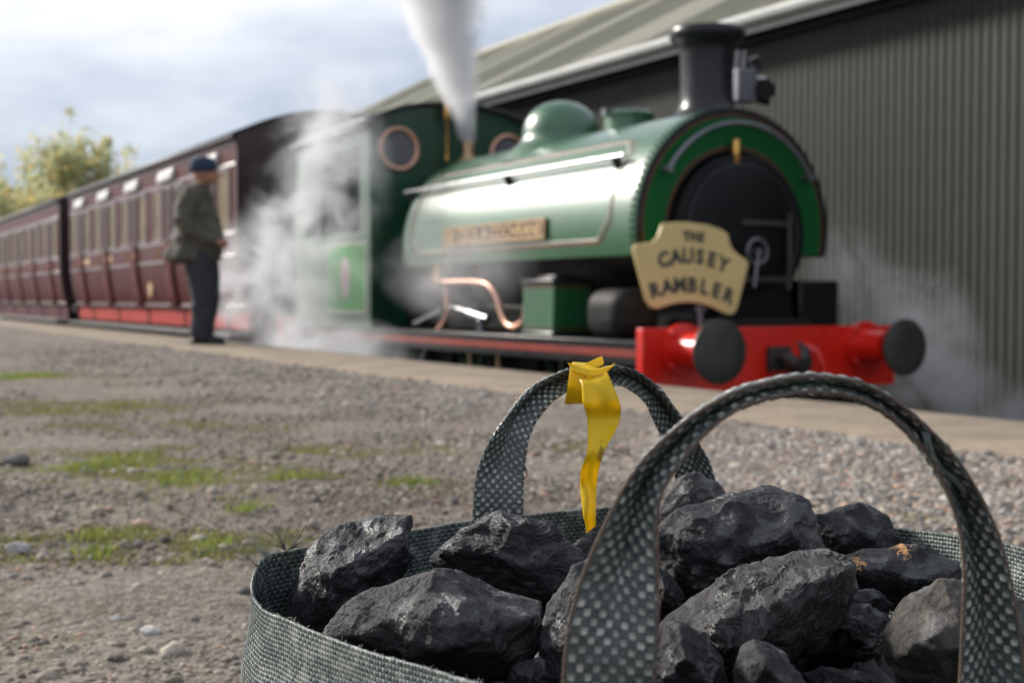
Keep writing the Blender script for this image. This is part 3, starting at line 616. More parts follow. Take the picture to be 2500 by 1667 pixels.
# the cab: front with round windows, sides with a doorway, arched roof
FX0, FX1, CY0, CY1 = 5.45, 7.45, 13.20, 15.55
def arch(x, top=2.55, side=2.22): return side+(top-side)*math.sqrt(max(0, 1-((x-CX)/1.02)**2))
sp_c = [(5.78, 2.06), (7.12, 2.06)]
bm = bmesh.new()
outer = [(FX0, .15), (FX1, .15)]+[(x, arch(x)) for x in np.linspace(FX1, FX0, 25)]
def loop_edges(pts):
    v = [bm.verts.new((x, CY0, z)) for x, z in pts]; return [bm.edges.new((v[i], v[(i+1) % len(v)])) for i in range(len(v))]
E_ = loop_edges(outer)
for c in sp_c: E_ += loop_edges([(c[0]+.205*math.cos(t), c[1]+.205*math.sin(t)) for t in np.linspace(0, 2*math.pi, 32, endpoint=False)])
bmesh.ops.triangle_fill(bm, use_beauty=True, edges=E_)
rg = bmesh.ops.extrude_face_region(bm, geom=bm.faces[:]); bmesh.ops.translate(bm, verts=[q for q in rg['geom'] if isinstance(q, bmesh.types.BMVert)], vec=(0, .03, 0))
bmesh.ops.recalc_face_normals(bm, faces=bm.faces); bmesh.ops.translate(bm, verts=bm.verts, vec=Vector(-LF.o))
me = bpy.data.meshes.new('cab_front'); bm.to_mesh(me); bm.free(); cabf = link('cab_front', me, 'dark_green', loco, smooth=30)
for c in sp_c:
    w = P(MB().tube([(c[0]+.215*math.cos(t), CY0-.005, c[1]+.215*math.sin(t)) for t in np.linspace(0, 2*math.pi, 40, endpoint=False)], .026, 8, closed=True), 'round_window', 'copper')
    P(MB().lathe([(.205, 0), (.205, .006)], (c[0], CY0+.012, c[1]), 'y', 32), 'pane', 'glass_grey', w)
for x0, x1 in ((FX0, FX0+.025), (FX1-.025, FX1)):
    sd = MB().box((x0, CY0+.031, .15), (x1, 14.70, 1.18)).box((x0, CY0+.031, 1.18), (x1, CY0+.30, 2.24)).box((x0, 14.70, .15), (x1, CY1, 1.18)).box((x0, 15.2, 1.18), (x1, CY1, 2.24)).box((x0, CY0+.30, 2.10), (x1, 15.2, 2.24))
    so = P(sd, 'cab_side', 'green_paint', smooth=0)
    if x0 == FX0:
        P(MB().box((x0-.004, 13.36, .32), (x0-.0005, 14.52, 1.04)), 'side_panel', 'green_light', so, 0)
        fr2 = MB()
        for q0, q1 in (((13.33, .29), (14.55, .318)), ((13.33, 1.042), (14.55, 1.07)), ((13.33, .318), (13.358, 1.042)), ((14.522, .318), (14.55, 1.042))): fr2.box((x0-.006, q0[0], q0[1]), (x0-.0006, q1[0], q1[1]))
        P(fr2, 'lining', 'cream_line', so, 0)
        P(MB().sphere((x0-.002, 13.93, .68), (.008, .16, .24), 20, 12), 'crest', 'crest_pale', so)
        P(MB().tube([(x0-.05, 14.62, .5), (x0-.05, 14.62, 1.7)], .016, 8), 'grab_rail', 'steel', so)
rw = []
for y in (CY0-.10, CY1+.06): rw.append([(x, y, arch(min(max(x, CX-1.0), CX+1.0))+.015+(.0 if abs(x-CX) < 1 else -.05)) for x in np.linspace(CX-1.06, CX+1.06, 31)])
rf = P(MB().grid(rw), 'cab_roof', 'roof_edge', smooth=50); sm = rf.modifiers.new('thick', 'SOLIDIFY'); sm.thickness = .03; sm.offset = 1
P(MB().tube([(5.43, 13.5, 2.30), (5.43, 15.3, 2.30)], .022, 8).tube([(5.52, 13.5, 2.40), (5.52, 15.3, 2.40)], .016, 8), 'rain_strip', 'white_paint', rf)
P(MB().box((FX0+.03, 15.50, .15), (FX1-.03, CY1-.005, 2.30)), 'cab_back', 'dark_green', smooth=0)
P(MB().lathe([(.022, 0), (.022, .05), (.013, .06), (.013, .42), (.03, .44), (.042, .47), (.042, .58), (.02, .61)], (6.30, 13.08, 1.95), 'z', 16), 'whistle', 'brass')
for x in (5.27,): P(MB().box((x, 14.2, -.42), (x+.04, 14.75, -.38)).box((x+.02, 14.2, -.40), (x+.05, 14.23, -.02)).box((x+.02, 14.72, -.40), (x+.05, 14.75, -.02)), 'cab_step', 'black_dull', smooth=0)
# name plate
ty0, ty1 = 9.56, 11.50; tilt = math.radians(3.2)
def on_plate(u, v, w):                   # u along the plate from its left end (far) to right end, v up, w outwards
    t = math.radians(180-2.8); nx_, nz_ = math.cos(t), math.sin(t)
    base = (CX+(TR+.012)*math.cos(t), TC+(TR+.012)*math.sin(t))
    return (base[0]+nx_*w+nz_*v, ty1-u, base[1]+nz_*w-nx_*v)
def plate_box(u0, u1, v0, v1, w0, w1):
    b_ = MB().box((u0, v0, w0), (u1, v1, w1)); b_.v = [on_plate(*q) for q in b_.v]; return b_
npl = P(plate_box(0, ty1-ty0, -.095, .075, -.03, .012), 'name_plate', 'plate_back', bevel=.004)
L_ = ty1-ty0; bf = MB()
for q in ((0, L_, .061, .075), (0, L_, -.095, -.078), (0, .014, -.078, .061), (L_-.014, L_, -.078, .061)):
    t_ = plate_box(q[0], q[1], q[2], q[3], .010, .018); bf.add(t_.v, t_.f)
P(bf, 'plate_rim', 'brass_dull', npl, 0)
V, F = text_verts('SIR CECIL A COCHRANE', .155, .004, .002)
xs_ = [q[0] for q in V]; k_ = (L_-.09)/(max(xs_)-min(xs_)); x0 = min(xs_)
P(MB().add([on_plate(.045+(q[0]-x0)*k_, q[1]*1.0-.062, .014+q[2]) for q in V], F), 'lettering', 'brass_dull', npl, 0)

# ------------------------------------------------------------------ headboard hung on the engine
HF = Frame((5.78, 7.95, .36), True)
head = thing('train_headboard', 'cream train headboard reading THE CAUSEY RAMBLER hung on the engine front', 'sign', HF)
SG = [(-0.224, 0.997), (-.11, 1.010), (0.006, 1.011), (0.172, 0.997), (0.306, 0.965), (0.361, 0.934), (0.371, 0.89), (0.396, 0.831), (0.451, 0.788), (0.534, 0.746), (0.556, 0.713), (0.453, 0.389), (.432, .352), (0.399, 0.334), (0.344, 0.34), (0.209, 0.395), (.11, .42), (0.009, 0.428), (-.08, .424), (-0.154, 0.412), (-0.276, 0.38), (-0.327, 0.391), (-0.372, 0.449), (-0.482, 0.795), (-.478, .828), (-0.462, 0.842), (-0.316, 0.863), (-0.272, 0.898), (-0.247, 0.952), (-.238, .985)]
MB().prism([(5.78+u, z) for u, z in SG], 7.938, 7.962).build('board', 'headboard_cream', head, HF, 30, .006)
def arc_text(mb, word, size, x0, z0, x1, z1, sag, adv):
    n = len(word)
    for i, ch_ in enumerate(word):
        t = (i+.5)/n; x = x0+(x1-x0)*t; z = z0+(z1-z0)*t+sag*(1-(2*t-1)**2)
        sl_ = ((z1-z0)+sag*(-4)*(2*t-1))/(x1-x0); a_ = math.atan(sl_)
        V, F = text_verts(ch_, size, .003, .006)
        mb.add([(x+adv*q[0]*math.cos(a_)-(q[1]-size*.35)*math.sin(a_), 7.9365-q[2], z+adv*q[0]*math.sin(a_)+(q[1]-size*.35)*math.cos(a_)) for q in V], F)
for word, size, x0, z0, x1, z1, sag in (('THE', .088, 5.725, .910, 5.925, .900, .006), ('CAUSEY', .150, 5.505, .722, 6.150, .690, .062), ('RAMBLER', .150, 5.425, .500, 6.20, .455, .078)):
    mb = MB(); arc_text(mb, word, size, x0, z0, x1, z1, sag, 1.0); mb.build('lettering', 'letter_dark', head, HF, 0)
MB().box((5.93, 7.962, .42), (5.97, 8.02, .60)).build('bracket', 'grey_steel', head, HF, 0)

# ------------------------------------------------------------------ coaches
def coach(y0, ncomp, pitch, label, red, roof_m, vents):
    CF = Frame((CX, y0, RAIL_Z), True); XS = 5.10; HW = CX-XS
    L = ncomp*pitch+.12; y1 = y0+L
    c = thing('railway_coach', label, 'railway coach', CF, 'coaches of the train')
    def B(mb, name, m_, par=c, smooth=40, bevel=0, seg=2): return mb.build(name, m_, par, CF, smooth, bevel, seg)
    def sx(z): return 0. if z > 1.25 else .125*((1.25-z)/.95)**2       # turn-under of the lower body side
    zs = [.30, .42, .56, .72, .88, 1.05, 1.25, 2.0, 2.56]
    prof = [(XS+sx(z), z) for z in zs]+[(2*CX-XS-sx(z), z) for z in zs[::-1]]
    B(MB().prism(prof, y0+.03, y1-.03), 'body', 'maroon', smooth=25)
    def arch_(x, t=2.93, s_=2.55): return s_+(t-s_)*(1-((x-CX)/(HW+.06))**2)
    endp = [(XS+sx(z), z) for z in zs]+[(x, arch_(x)-.01) for x in np.linspace(XS, 2*CX-XS, 17)]+[(2*CX-XS-sx(z), z) for z in zs[::-1]]
    for yy in ((y0, y0+.03), (y1-.03, y1)): B(MB().prism(endp, *yy), 'end_wall', 'maroon_dark', smooth=25)
    rw = [[(x, y, arch_(x)) for x in np.linspace(XS-.06, 2*CX-XS+.06, 21)] for y in (y0-.05, y1+.05)]
    r_ = B(MB().grid(rw), 'roof', roof_m, smooth=60); sm = r_.modifiers.new('thick', 'SOLIDIFY'); sm.thickness = .03; sm.offset = 1
    B(MB().box((XS-.075, y0-.05, 2.53), (XS-.055, y1+.05, 2.575)), 'gutter', 'roof_edge', r_, 0)
    # mouldings along the side
    for z, h in ((2.47, .03), (2.19, .045), (1.30, .05), (1.01, .045), (.34, .05)):
        xx = XS+sx(z); B(MB().box((xx-.012, y0+.02, z-h/2), (xx+.01, y1-.02, z+h/2)), 'beading', 'maroon_bead', bevel=.008)
    for k in range(ncomp):
        yc = y0+.10+pitch*(k+.5)-.02
        def window(y, w, z0, z1, pane, par=c):
            fr_ = MB()
            for a_, b_ in (((y-w/2-.03, z0-.03), (y+w/2+.03, z0)), ((y-w/2-.03, z1), (y+w/2+.03, z1+.03)), ((y-w/2-.03, z0), (y-w/2, z1)), ((y+w/2, z0), (y+w/2+.03, z1))): fr_.box((XS-.022, a_[0], a_[1]), (XS+.004, b_[0], b_[1]))
            wo = B(fr_, 'window', 'maroon_bead', par, 0)
            B(MB().box((XS-.006, y-w/2, z0), (XS+.002, y+w/2, z1)), 'pane', pane, wo, 0)
        window(yc-.66, .54, 1.37, 2.12, 'pane_reflection'); window(yc+.66, .54, 1.37, 2.12, 'pane_reflection')
        rows = [[(XS+sx(z)-.016, yy, z) for z in zs[:-2]+[2.15]] for yy in (yc-.31, yc+.31)]
        d = B(MB().grid(rows), 'door', 'maroon', smooth=30); sm = d.modifiers.new('thick', 'SOLIDIFY'); sm.thickness = .03; sm.offset = -1
        fr_ = MB()
        for a_, b_ in (((yc-.26, 1.34), (yc+.26, 1.37)), ((yc-.26, 2.10), (yc+.26, 2.13)), ((yc-.26, 1.37), (yc-.225, 2.10)), ((yc+.225, 1.37), (yc+.26, 2.10))): fr_.box((XS-.03, a_[0], a_[1]), (XS-.0165, b_[0], b_[1]))
        B(fr_, 'window_frame', 'maroon_dark', d, 0)
        B(MB().box((XS-.022, yc-.225, 1.37), (XS-.0165, yc+.225, 2.10)), 'pane', 'pane_dark', d, 0)
        B(MB().tube([(XS-.02, yc-.25, 1.15), (XS-.06, yc-.25, 1.15), (XS-.06, yc-.17, 1.15)], .014, 8), 'handle', 'brass', d)
        for z in (.45, .95): B(MB().box((XS+sx(z)-.035, yc+.30, z-.03), (XS+sx(z)-.012, yc+.34, z+.03)), 'hinge', 'maroon_bead', d, 0)
        for yy in (yc-.31-.035, yc+.31+.012, yc-1.04, yc+1.04):
            B(MB().grid([[(XS+sx(z)-.008, yy, z) for z in zs[:7]], [(XS+sx(z)-.008, yy+.025, z) for z in zs[:7]]]), 'beading', 'maroon_bead', smooth=0)
        B(MB().tube([(XS-.02, yc+.36, 1.05), (XS-.06, yc+.36, 1.06), (XS-.06, yc+.36, 1.24), (XS-.02, yc+.36, 1.25)], .012, 8), 'grab_handle', 'brass')
        if vents:
            B(MB().prism([(XS+.005, 2.245), (XS-.075, 2.225), (XS-.085, 2.25), (XS-.05, 2.40), (XS+.005, 2.42)], yc-.44, yc+.44), 'ventilator', 'white_paint', bevel=.03, seg=3)
    if red:
        B(MB().sphere((XS+sx(.62)-.004, y0+pitch*2.15, .63), (.012, .13, .17), 18, 10), 'crest', 'crest_gold')
        for y in (y0+pitch*3.3, y0+pitch*4.2): B(MB().box((XS-.004, y, 1.10), (XS+.002, y+.9, 1.22)), 'lettering_panel', 'crest_gold', smooth=0)
    sm_ = 'solebar_red' if red else 'maroon'
    for s_ in (-1, 1):
        x = CX+s_*(HW-.20)
        B(MB().box((x-.03, y0+.05, .04 if red else -.02), (x+.03, y1-.05, .295)), 'solebar', sm_, smooth=0)
        if s_ < 0:
            for k in range(int(L/2.3)): B(MB().box((x-.045, y0+.9+k*2.3, .02), (x-.03, y0+.96+k*2.3, .29)), 'step_bracket', 'black_dull', smooth=0)
    B(MB().box((XS-.08, y0+.1, -.055), (XS+.20, y1-.1, -.01)), 'footboard', 'footboard', smooth=0, bevel=.006)
    B(MB().box((CX-1.0, y0+.2, -.35), (CX+1.0, y1-.2, .03)), 'underframe', 'black_dull', smooth=0)
    for y in (y0+1.3, y0+2.9, y1-2.9, y1-1.3):
        for s_ in (-1, 1): B(MB().lathe([(.48, -.02), (.48, .02), (.45, .06), (.10, .07), (.10, -.06), (.45, -.06)], (CX+s_*.73, y, RAIL_Z+.46), 'x', 32), 'wheel', 'black_dull')
    for s_ in (-1, 1):
        buffer(c, CF, CX+s_*.86, y0+.02, -1, .09, 'black_paint', .22, .70 if red else .62); buffer(c, CF, CX+s_*.86, y1-.02, 1, .09, 'black_paint', .22, .62)
    B(MB().tube([(XS+.25, y0-.04, .2), (XS+.25, y0-.06, 1.0), (XS+.3, y0-.06, 1.9), (XS+.3, y0-.01, 2.2)], .018, 8), 'end_rail', 'black_paint')
    B(MB().tube([(CX+.2, y0-.03, .25), (CX+.2, y0-.12, .0), (CX+.05, y0-.35, -.30), (CX, y0-.5, -.1)], .03, 8), 'vacuum_hose', 'grey_steel')
    return y1
ye = coach(16.86, 5, 2.31, 'dark red coach with white ventilators and red lower frame behind the engine', True, 'roof_edge', True)
coach(ye+1.24, 5, 2.31, 'dark red coach with pale roof, coupled behind another coach at the tail', False, 'coach_roof', False)

# ------------------------------------------------------------------ trees
def tree(name, label, x, y, h, spread, seed, nclump, leaf, hue, trunk_h, lean=0):
    rg = np.random.default_rng(seed); fr = Frame((x, y, -1.12))
    t = thing(name, label, 'tree', fr)
    tb = MB(); tips = []
    base = np.array([x, y, -1.15]); top = base+np.array([lean, 0, h*.78])
    trunk = [base+(top-base)*k/6+np.r_[rg.normal(0, .08, 2), 0]*(k > 0) for k in range(7)]
    tb.tube(trunk, [.17*h/8*(1-.85*k/6)+.015 for k in range(7)], 8)
    for i in range(26):
        k = rg.uniform(.2, .86); p0 = base+(top-base)*k
        ang = rg.uniform(0, 2*math.pi); ln = spread*(1.05-.65*k)*rg.uniform(.6, 1.1)
        d = np.array([math.cos(ang), math.sin(ang), rg.uniform(.55, 1.5)]); d /= np.linalg.norm(d)
        p1 = p0+d*ln*.55+rg.normal(0, .06, 3); p2 = p0+d*ln+np.array([0, 0, ln*.15])
        tb.tube([p0, p1, p2], [.045*(1.2-k)*h/8+.008, .025*(1.2-k)*h/8+.006, .006], 5)
        for q in (.5, .75, 1.0):
            tips.append((p0+(p2-p0)*q, .30+.55*ln/spread*rg.uniform(.5, 1.)))
            for _ in range(2):
                e_ = p0+(p2-p0)*q+rg.normal(0, .28*spread/2, 3); tb.tube([p0+(p2-p0)*q*.8, e_], [.012, .004], 4); tips.append((e_, rg.uniform(.2, .5)))
    tb.build('trunk', 'bark', t, fr)
    C = []
    for p_, r_ in tips:
        n = int(nclump*r_); C.append(p_+rg.normal(0, 1, (n, 3))*r_*np.array([.42, .42, .55]))
    C = np.concatenate(C); n = len(C)
    A = rg.normal(size=(n, 3)); A /= np.linalg.norm(A, axis=1)[:, None]; Bv = np.cross(A, rg.normal(size=(n, 3))); Bv /= np.linalg.norm(Bv, axis=1)[:, None]
    s_ = leaf*rg.uniform(.6, 1.3, (n, 1))
    V = np.stack([C-A*s_, C+Bv*s_*.5, C+A*s_, C-Bv*s_*.5], 1).reshape(-1, 3)
    col = np.array(hue)*rg.uniform(.65, 1.3, (n, 1))*np.where(rg.random((n, 1)) < .22, np.array([[1.35, 1.0, .7]]), 1.)
    raw_mesh('crown', V, np.arange(4*n).reshape(-1, 4), 'leaf', np.repeat(col, 4, 0), 0, t, fr)
tree('poplar_tree', 'tall loose yellow-green tree with upright twigs beyond the coaches', -16.3, 50, 8.9, 3.9, 3, 115, .11, (.50, .53, .31), 2)
tree('birch_tree', 'lower bushy tree with sparse yellowing leaves growing against the tall tree', -18.0, 47.5, 6.2, 3.6, 8, 115, .11, (.54, .55, .32), 2)
tree('leafy_tree', 'greener tree with denser leaves beside the sparse yellow trees', -20.3, 51, 7.2, 2.4, 5, 130, .11, (.36, .43, .20), 2)

# ------------------------------------------------------------------ the person on the platform
PF = Frame((-2.975, 12.66, .012))
person = thing('person', 'standing person in dark olive jacket, navy knit hat and dark trousers watching the train', 'person', PF)
def blob(parts, voxel, smooth_it=4, wrinkle=0.):
    """one continuous surface from overlapping closed pieces"""
    mb = MB()
    for q in parts: mb.add(q.v, q.f)
    o = bpy.data.objects.new('s', mb.mesh()); COL.objects.link(o)
    rm = o.modifiers.new('r', 'REMESH'); rm.mode = 'VOXEL'; rm.voxel_size = voxel
    sm = o.modifiers.new('sm', 'SMOOTH'); sm.iterations = smooth_it; sm.factor = .5
    res = eval_mesh(o); bpy.data.objects.remove(o)
    if wrinkle:
        for v in res.vertices:
            n_ = float(fbm(np.array([[v.co.x*7, v.co.y*7, v.co.z*11]]), 3)[0]); v.co += Vector((v.co.x, v.co.y, 0)).normalized()*n_*wrinkle
    return res
def rings(sec, n=20):                    # (x, y, z, rx, ry) up the body
    V = [(x+rx*math.cos(2*math.pi*k/n), y+ry*math.sin(2*math.pi*k/n), z) for x, y, z, rx, ry in sec for k in range(n)]; F = []
    for i in range(len(sec)-1): F += [(i*n+k, i*n+(k+1) % n, (i+1)*n+(k+1) % n, (i+1)*n+k) for k in range(n)]
    return MB().add(V, F+[tuple(range(n))[::-1], tuple((len(sec)-1)*n+k for k in range(n))])
def limb(pts, r):
    q, _ = spline(pts, 20); k = np.linspace(0, len(pts)-1, 20); rr_ = np.interp(k, range(len(pts)), r); m_ = MB().tube(q, list(rr_), 14)
    m_.sphere(pts[0], r[0], 12, 8).sphere(pts[-1], r[-1], 12, 8); return m_
# facing +x (towards the engine); y is his left
LEG = {1: [(.0, .095, .92), (.025, .11, .50), (-.02, .12, .07)], -1: [(.0, -.095, .92), (.05, -.11, .50), (.045, -.115, .07)]}
ARM = {s_: [(-.02, s_*.185, 1.46), (-.055, s_*.245, 1.19), (.08, s_*.20, 1.04), (.155, s_*.12, 1.01)] for s_ in (1, -1)}
hd = MB().sphere((.055, 0, 1.685), (.098, .076, .118), 20, 14)
hd.sphere((.095, 0, 1.635), (.055, .05, .055), 14, 10)                                       # jaw
hd.tube([(.145, 0, 1.705), (.178, 0, 1.668), (.15, 0, 1.655)], [.012, .019, .014], 8)        # nose
for s_ in (-1, 1):
    hd.sphere((.045, s_*.077, 1.68), (.022, .012, .033), 8, 6); hd.sphere((.137, s_*.03, 1.70), (.016, .02, .010), 8, 6)
hd.tube([(.143, -.022, 1.628), (.152, 0, 1.630), (.143, .022, 1.628)], .008, 6)              # mouth
parts = [hd, limb([(.0, 0, 1.45), (.03, 0, 1.56), (.05, 0, 1.64)], [.07, .056, .056]),
         rings([(0, 0, .86, .11, .15), (0, 0, .95, .13, .165), (-.01, 0, 1.1, .12, .15), (-.02, 0, 1.3, .125, .17), (-.02, 0, 1.44, .10, .175), (-.01, 0, 1.51, .06, .09)])]
for s_ in (-1, 1):
    parts += [limb(LEG[s_], [.085, .06, .042]), limb(ARM[s_], [.06, .045, .035, .028])]
    x0 = LEG[s_][2][0]; parts.append(MB().sphere((x0+.06, LEG[s_][2][1], .045), (.12, .042, .036), 12, 8))
    hx = -.05; m_ = MB().sphere((.232+hx, s_*.095, 1.0), (.046, .034, .024), 10, 8)
    for k in range(4):
        o_ = .019*(k-1.5); m_.tube([(.24+hx, s_*.09, 1.0+o_*.8), (.268+hx, s_*.055, .998+o_), (.268+hx, s_*.022, .99+o_), (.252+hx, s_*.004, .985+o_)], [.011, .010, .009, .007], 6)
    m_.tube([(.22+hx, s_*.085, 1.018), (.24+hx, s_*.05, 1.04), (.258+hx, s_*.028, 1.045)], [.013, .011, .008], 6); parts.append(m_)
link('body', blob(parts, .0075, 2), 'skin', person, smooth=180)
tp = [rings([(0, 0, .84, .14, .17), (0, 0, .92, .165, .19), (0, 0, 1.02, .155, .18)])]
for s_ in (-1, 1): tp.append(limb([LEG[s_][0], (LEG[s_][1][0]+.01, LEG[s_][1][1], .50), (LEG[s_][2][0], LEG[s_][2][1], .13)], [.13, .110, .100]))
link('trousers', blob(tp, .012, 4, .012), 'trousers', person, smooth=180)
jp = [rings([(-.045, 0, .83, .225, .235), (-.04, 0, .90, .225, .235), (-.015, 0, 1.02, .215, .225), (-.01, 0, 1.2, .19, .21), (-.03, 0, 1.36, .165, .215), (-.02, 0, 1.47, .12, .20), (.0, 0, 1.53, .095, .12), (.015, 0, 1.585, .085, .09)]),
      MB().sphere((-.105, 0, 1.505), (.085, .125, .08), 14, 10), MB().sphere((-.19, 0, .88), (.11, .17, .09), 14, 10)]
for s_ in (-1, 1): jp.append(limb([ARM[s_][0], ARM[s_][1], ARM[s_][2], (.13, s_*.14, 1.015)], [.10, .088, .072, .060]))
link('jacket', blob(jp, .013, 4, .018), 'jacket', person, smooth=180)
person.scale = (1.14, 1.12, .965)
MB().lathe([(.09, 0), (.114, .01), (.119, .04), (.115, .07), (.104, .115), (.075, .145), (.03, .158), (.001, .16)], (.035, 0, 1.695), 'z', 24, False).build('knit_hat', 'beanie_navy', person, WORLD)
for x, y in ((-.02, .12), (.045, -.115)):
    MB().sphere((x+.05, y, .05), (.145, .052, .05), 16, 10).sphere((x-.02, y, .085), (.07, .05, .06), 12, 8).box((x-.09, y-.045, -.002), (x+.19, y+.045, .022)).build('shoe', 'shoe_black', person, WORLD)

# ------------------------------------------------------------------ the coal bag
RIM = [(-0.185, 0.93, 0.257), (-0.183, 0.965, 0.27), (-0.164, 1.0, 0.27), (-0.075, 1.1, 0.268), (-0.032, 1.13, 0.27), (0.091, 1.24, 0.264), (0.18, 1.29, 0.259), (0.261, 1.27, 0.257), (0.341, 1.17, 0.257), (0.374, 1.12, 0.26), (0.407, 1.05, 0.262), (0.422, 0.93, 0.262), (0.357, 0.78, 0.263), (0.267, 0.66, 0.251), (0.204, 0.6, 0.254), (0.119, 0.575, 0.259), (0.043, 0.585, 0.259), (0.005, 0.63, 0.265), (-0.017, 0.67, 0.264), (-0.041, 0.71, 0.259), (-0.079, 0.76, 0.255), (-0.111, 0.81, 0.251), (-0.151, 0.87, 0.249), (-0.173, 0.905, 0.248)]
BF = Frame((.13, .93, .004))
bag = thing('coal_sack', 'open woven plastic sack with two webbing handles, filled with coal lumps', 'sack', BF)
NR = 520; rim, sarc = spline(RIM, NR, True); per = sarc[-1]+(sarc[1]-sarc[0])
levels = np.r_[0, .004, .010, np.linspace(.02, 1, 34)]
ctr = np.array([.13, .93]); rowsB = []
for lv in levels:
    h = rim[:, 2]*(1-lv)+.006*lv
    bul = 1+.012*math.sin(math.pi*min(1, lv*1.05))-.05*lv**6
    xy = ctr+(rim[:, :2]-ctr)*bul
    q = np.c_[rim[:, :2]*9, np.full(NR, 0)+h*11]
    dsp = .0045*fbm(q, 4)*min(1, .35+lv*6)
    nrm = (rim[:, :2]-ctr); nrm = nrm/np.linalg.norm(nrm, axis=1)[:, None]
    edge = .0007*pnoise(np.c_[sarc*300, 0*sarc, 0*sarc]) if lv < .003 else 0
    rowsB.append(np.c_[xy+nrm*dsp[:, None], h+edge])
Vb = np.concatenate(rowsB); K = len(levels)
idx = np.arange(K*NR).reshape(K, NR); nxt = np.roll(idx, -1, 1)
Fb = np.stack([idx[:-1], nxt[:-1], nxt[1:], idx[1:]], -1).reshape(-1, 4)
wall = raw_mesh('sack_wall', Vb, Fb, 'sack_cloth', None, 180, bag, BF)
uvl = wall.data.uv_layers.new(name='UVMap'); vi = np.empty(len(wall.data.loops), np.int32); wall.data.loops.foreach_get('vertex_index', vi)
uu = np.tile(sarc, K); vv = np.repeat(levels*.26, NR)
U = uu[vi].reshape(-1, 4); wrap = (U.max(1)-U.min(1)) > per/2; U[wrap] = np.where(U[wrap] < per/2, U[wrap]+per, U[wrap])
uvl.data.foreach_set('uv', np.c_[U.ravel(), vv[vi]].ravel())
so = wall.modifiers.new('thick', 'SOLIDIFY'); so.thickness = .0018; so.offset = -1
MB().add([(*q[:2], .006) for q in rowsB[-1][::8]], [tuple(range(len(rowsB[-1][::8])))]).build('sack_base', 'sack_cloth', bag, BF, 0)

def strap(name, path, halfw, fold, twist, th, su, mid_off=0):
    """webbing: flat where it is sewn on, folded lengthwise over the top"""
    n = 900; P_, s = spline(path, n); m_ = 72; u = np.linspace(-1, 1, m_)
    T_ = np.gradient(P_, axis=0); T_ /= np.linalg.norm(T_, axis=1)[:, None]
    D_ = np.array([0, 1, 0.]); W_ = np.cross(T_, D_); W_ /= np.linalg.norm(W_, axis=1)[:, None]; Dn = np.cross(W_, T_)
    t = s/s[-1]; phi = np.interp(t, *fold)[:, None]; tw = np.interp(t, *twist)[:, None]
    ker = np.ones(60)/60
    phi = np.convolve(np.pad(phi[:, 0], 30, 'edge'), ker, 'same')[30:-30][:, None]; tw = np.convolve(np.pad(tw[:, 0], 30, 'edge'), ker, 'same')[30:-30][:, None]
    rad = u[None]*halfw*np.cos(phi); dep = (1-np.sqrt(u[None]**2+.02))*halfw*np.sin(phi)
    ra = rad*np.cos(tw)-dep*np.sin(tw); de = rad*np.sin(tw)+dep*np.cos(tw)
    base = P_[:, None, :]-W_[:, None, :]*ra[..., None]+Dn[:, None, :]*de[..., None]
    dS = np.gradient(base, axis=0); dU = np.gradient(base, axis=1); N_ = np.cross(dS, dU); N_ /= np.linalg.norm(N_, axis=2)[..., None]+1e-12
    wv = np.abs(np.sin(math.pi*s/su))[:, None]*np.abs(np.sin(math.pi*u*halfw/su))[None]
    par = np.sin(math.pi*s/su)[:, None]*np.sin(math.pi*u*halfw/su)[None]
    wob = fbm(np.c_[base.reshape(-1, 3)*40], 3).reshape(n, m_)
    h = (.0009*np.sqrt(wv)+.0005*np.sign(par)*np.sqrt(wv))*(1-np.abs(u[None])**6)+.0009*wob
    thk = th*(1+.9*np.sin(phi)**2)*np.sqrt(np.clip(1-np.abs(u[None])**8, .12, 1))
    A = base+N_*(thk/2+h)[..., None]; Bq = base-N_*(thk/2+h)[..., None]
    V = np.concatenate([A.reshape(-1, 3), Bq.reshape(-1, 3)]); i = np.arange(n*m_).reshape(n, m_)
    f1 = np.stack([i[:-1, :-1], i[:-1, 1:], i[1:, 1:], i[1:, :-1]], -1).reshape(-1, 4); f2 = f1[:, ::-1]+n*m_
    fe = [np.stack([i[:-1, c], i[1:, c], i[1:, c]+n*m_, i[:-1, c]+n*m_], -1) for c in (0, m_-1)]
    F_ = np.concatenate([f1, f2, fe[0], fe[1][:, ::-1]])
    o = raw_mesh(name, V, F_, 'webbing', None, 180, bag, BF)
    uvl = o.data.uv_layers.new(name='UVMap'); vi = np.empty(len(o.data.loops), np.int32); o.data.loops.foreach_get('vertex_index', vi)
    uv = np.stack(np.broadcast_arrays(s[:, None], u[None]*halfw), -1).reshape(-1, 2); uv = np.concatenate([uv, uv+np.array([su, 0])])
    uvl.data.foreach_set('uv', uv[vi].ravel())
    return o, base
NEAR = [(0.044, 0.6, 0.205), (0.044, 0.6, 0.262), (0.045, 0.6, 0.298), (0.051, 0.605, 0.337), (0.061, 0.61, 0.372), (0.08, 0.615, 0.395), (0.103, 0.62, 0.411), (0.128, 0.625, 0.418), (0.146, 0.63, 0.419), (0.168, 0.635, 0.415), (0.19, 0.64, 0.402), (0.211, 0.645, 0.38), (0.226, 0.65, 0.354), (0.233, 0.65, 0.328), (0.236, 0.65, 0.296), (0.238, 0.65, 0.246), (.238, .65, .20)]
FAR = [(-0.016, 1.14, 0.20), (-0.014, 1.14, 0.247), (-0.012, 1.14, 0.278), (-0.009, 1.145, 0.311), (0.003, 1.15, 0.344), (0.026, 1.165, 0.374), (0.056, 1.18, 0.389), (0.08, 1.19, 0.39), (0.104, 1.2, 0.388), (0.127, 1.215, 0.372), (0.145, 1.23, 0.346), (0.161, 1.24, 0.319), (0.172, 1.25, 0.293), (0.178, 1.26, 0.254), (.18, 1.26, .2)]
R_ = math.radians
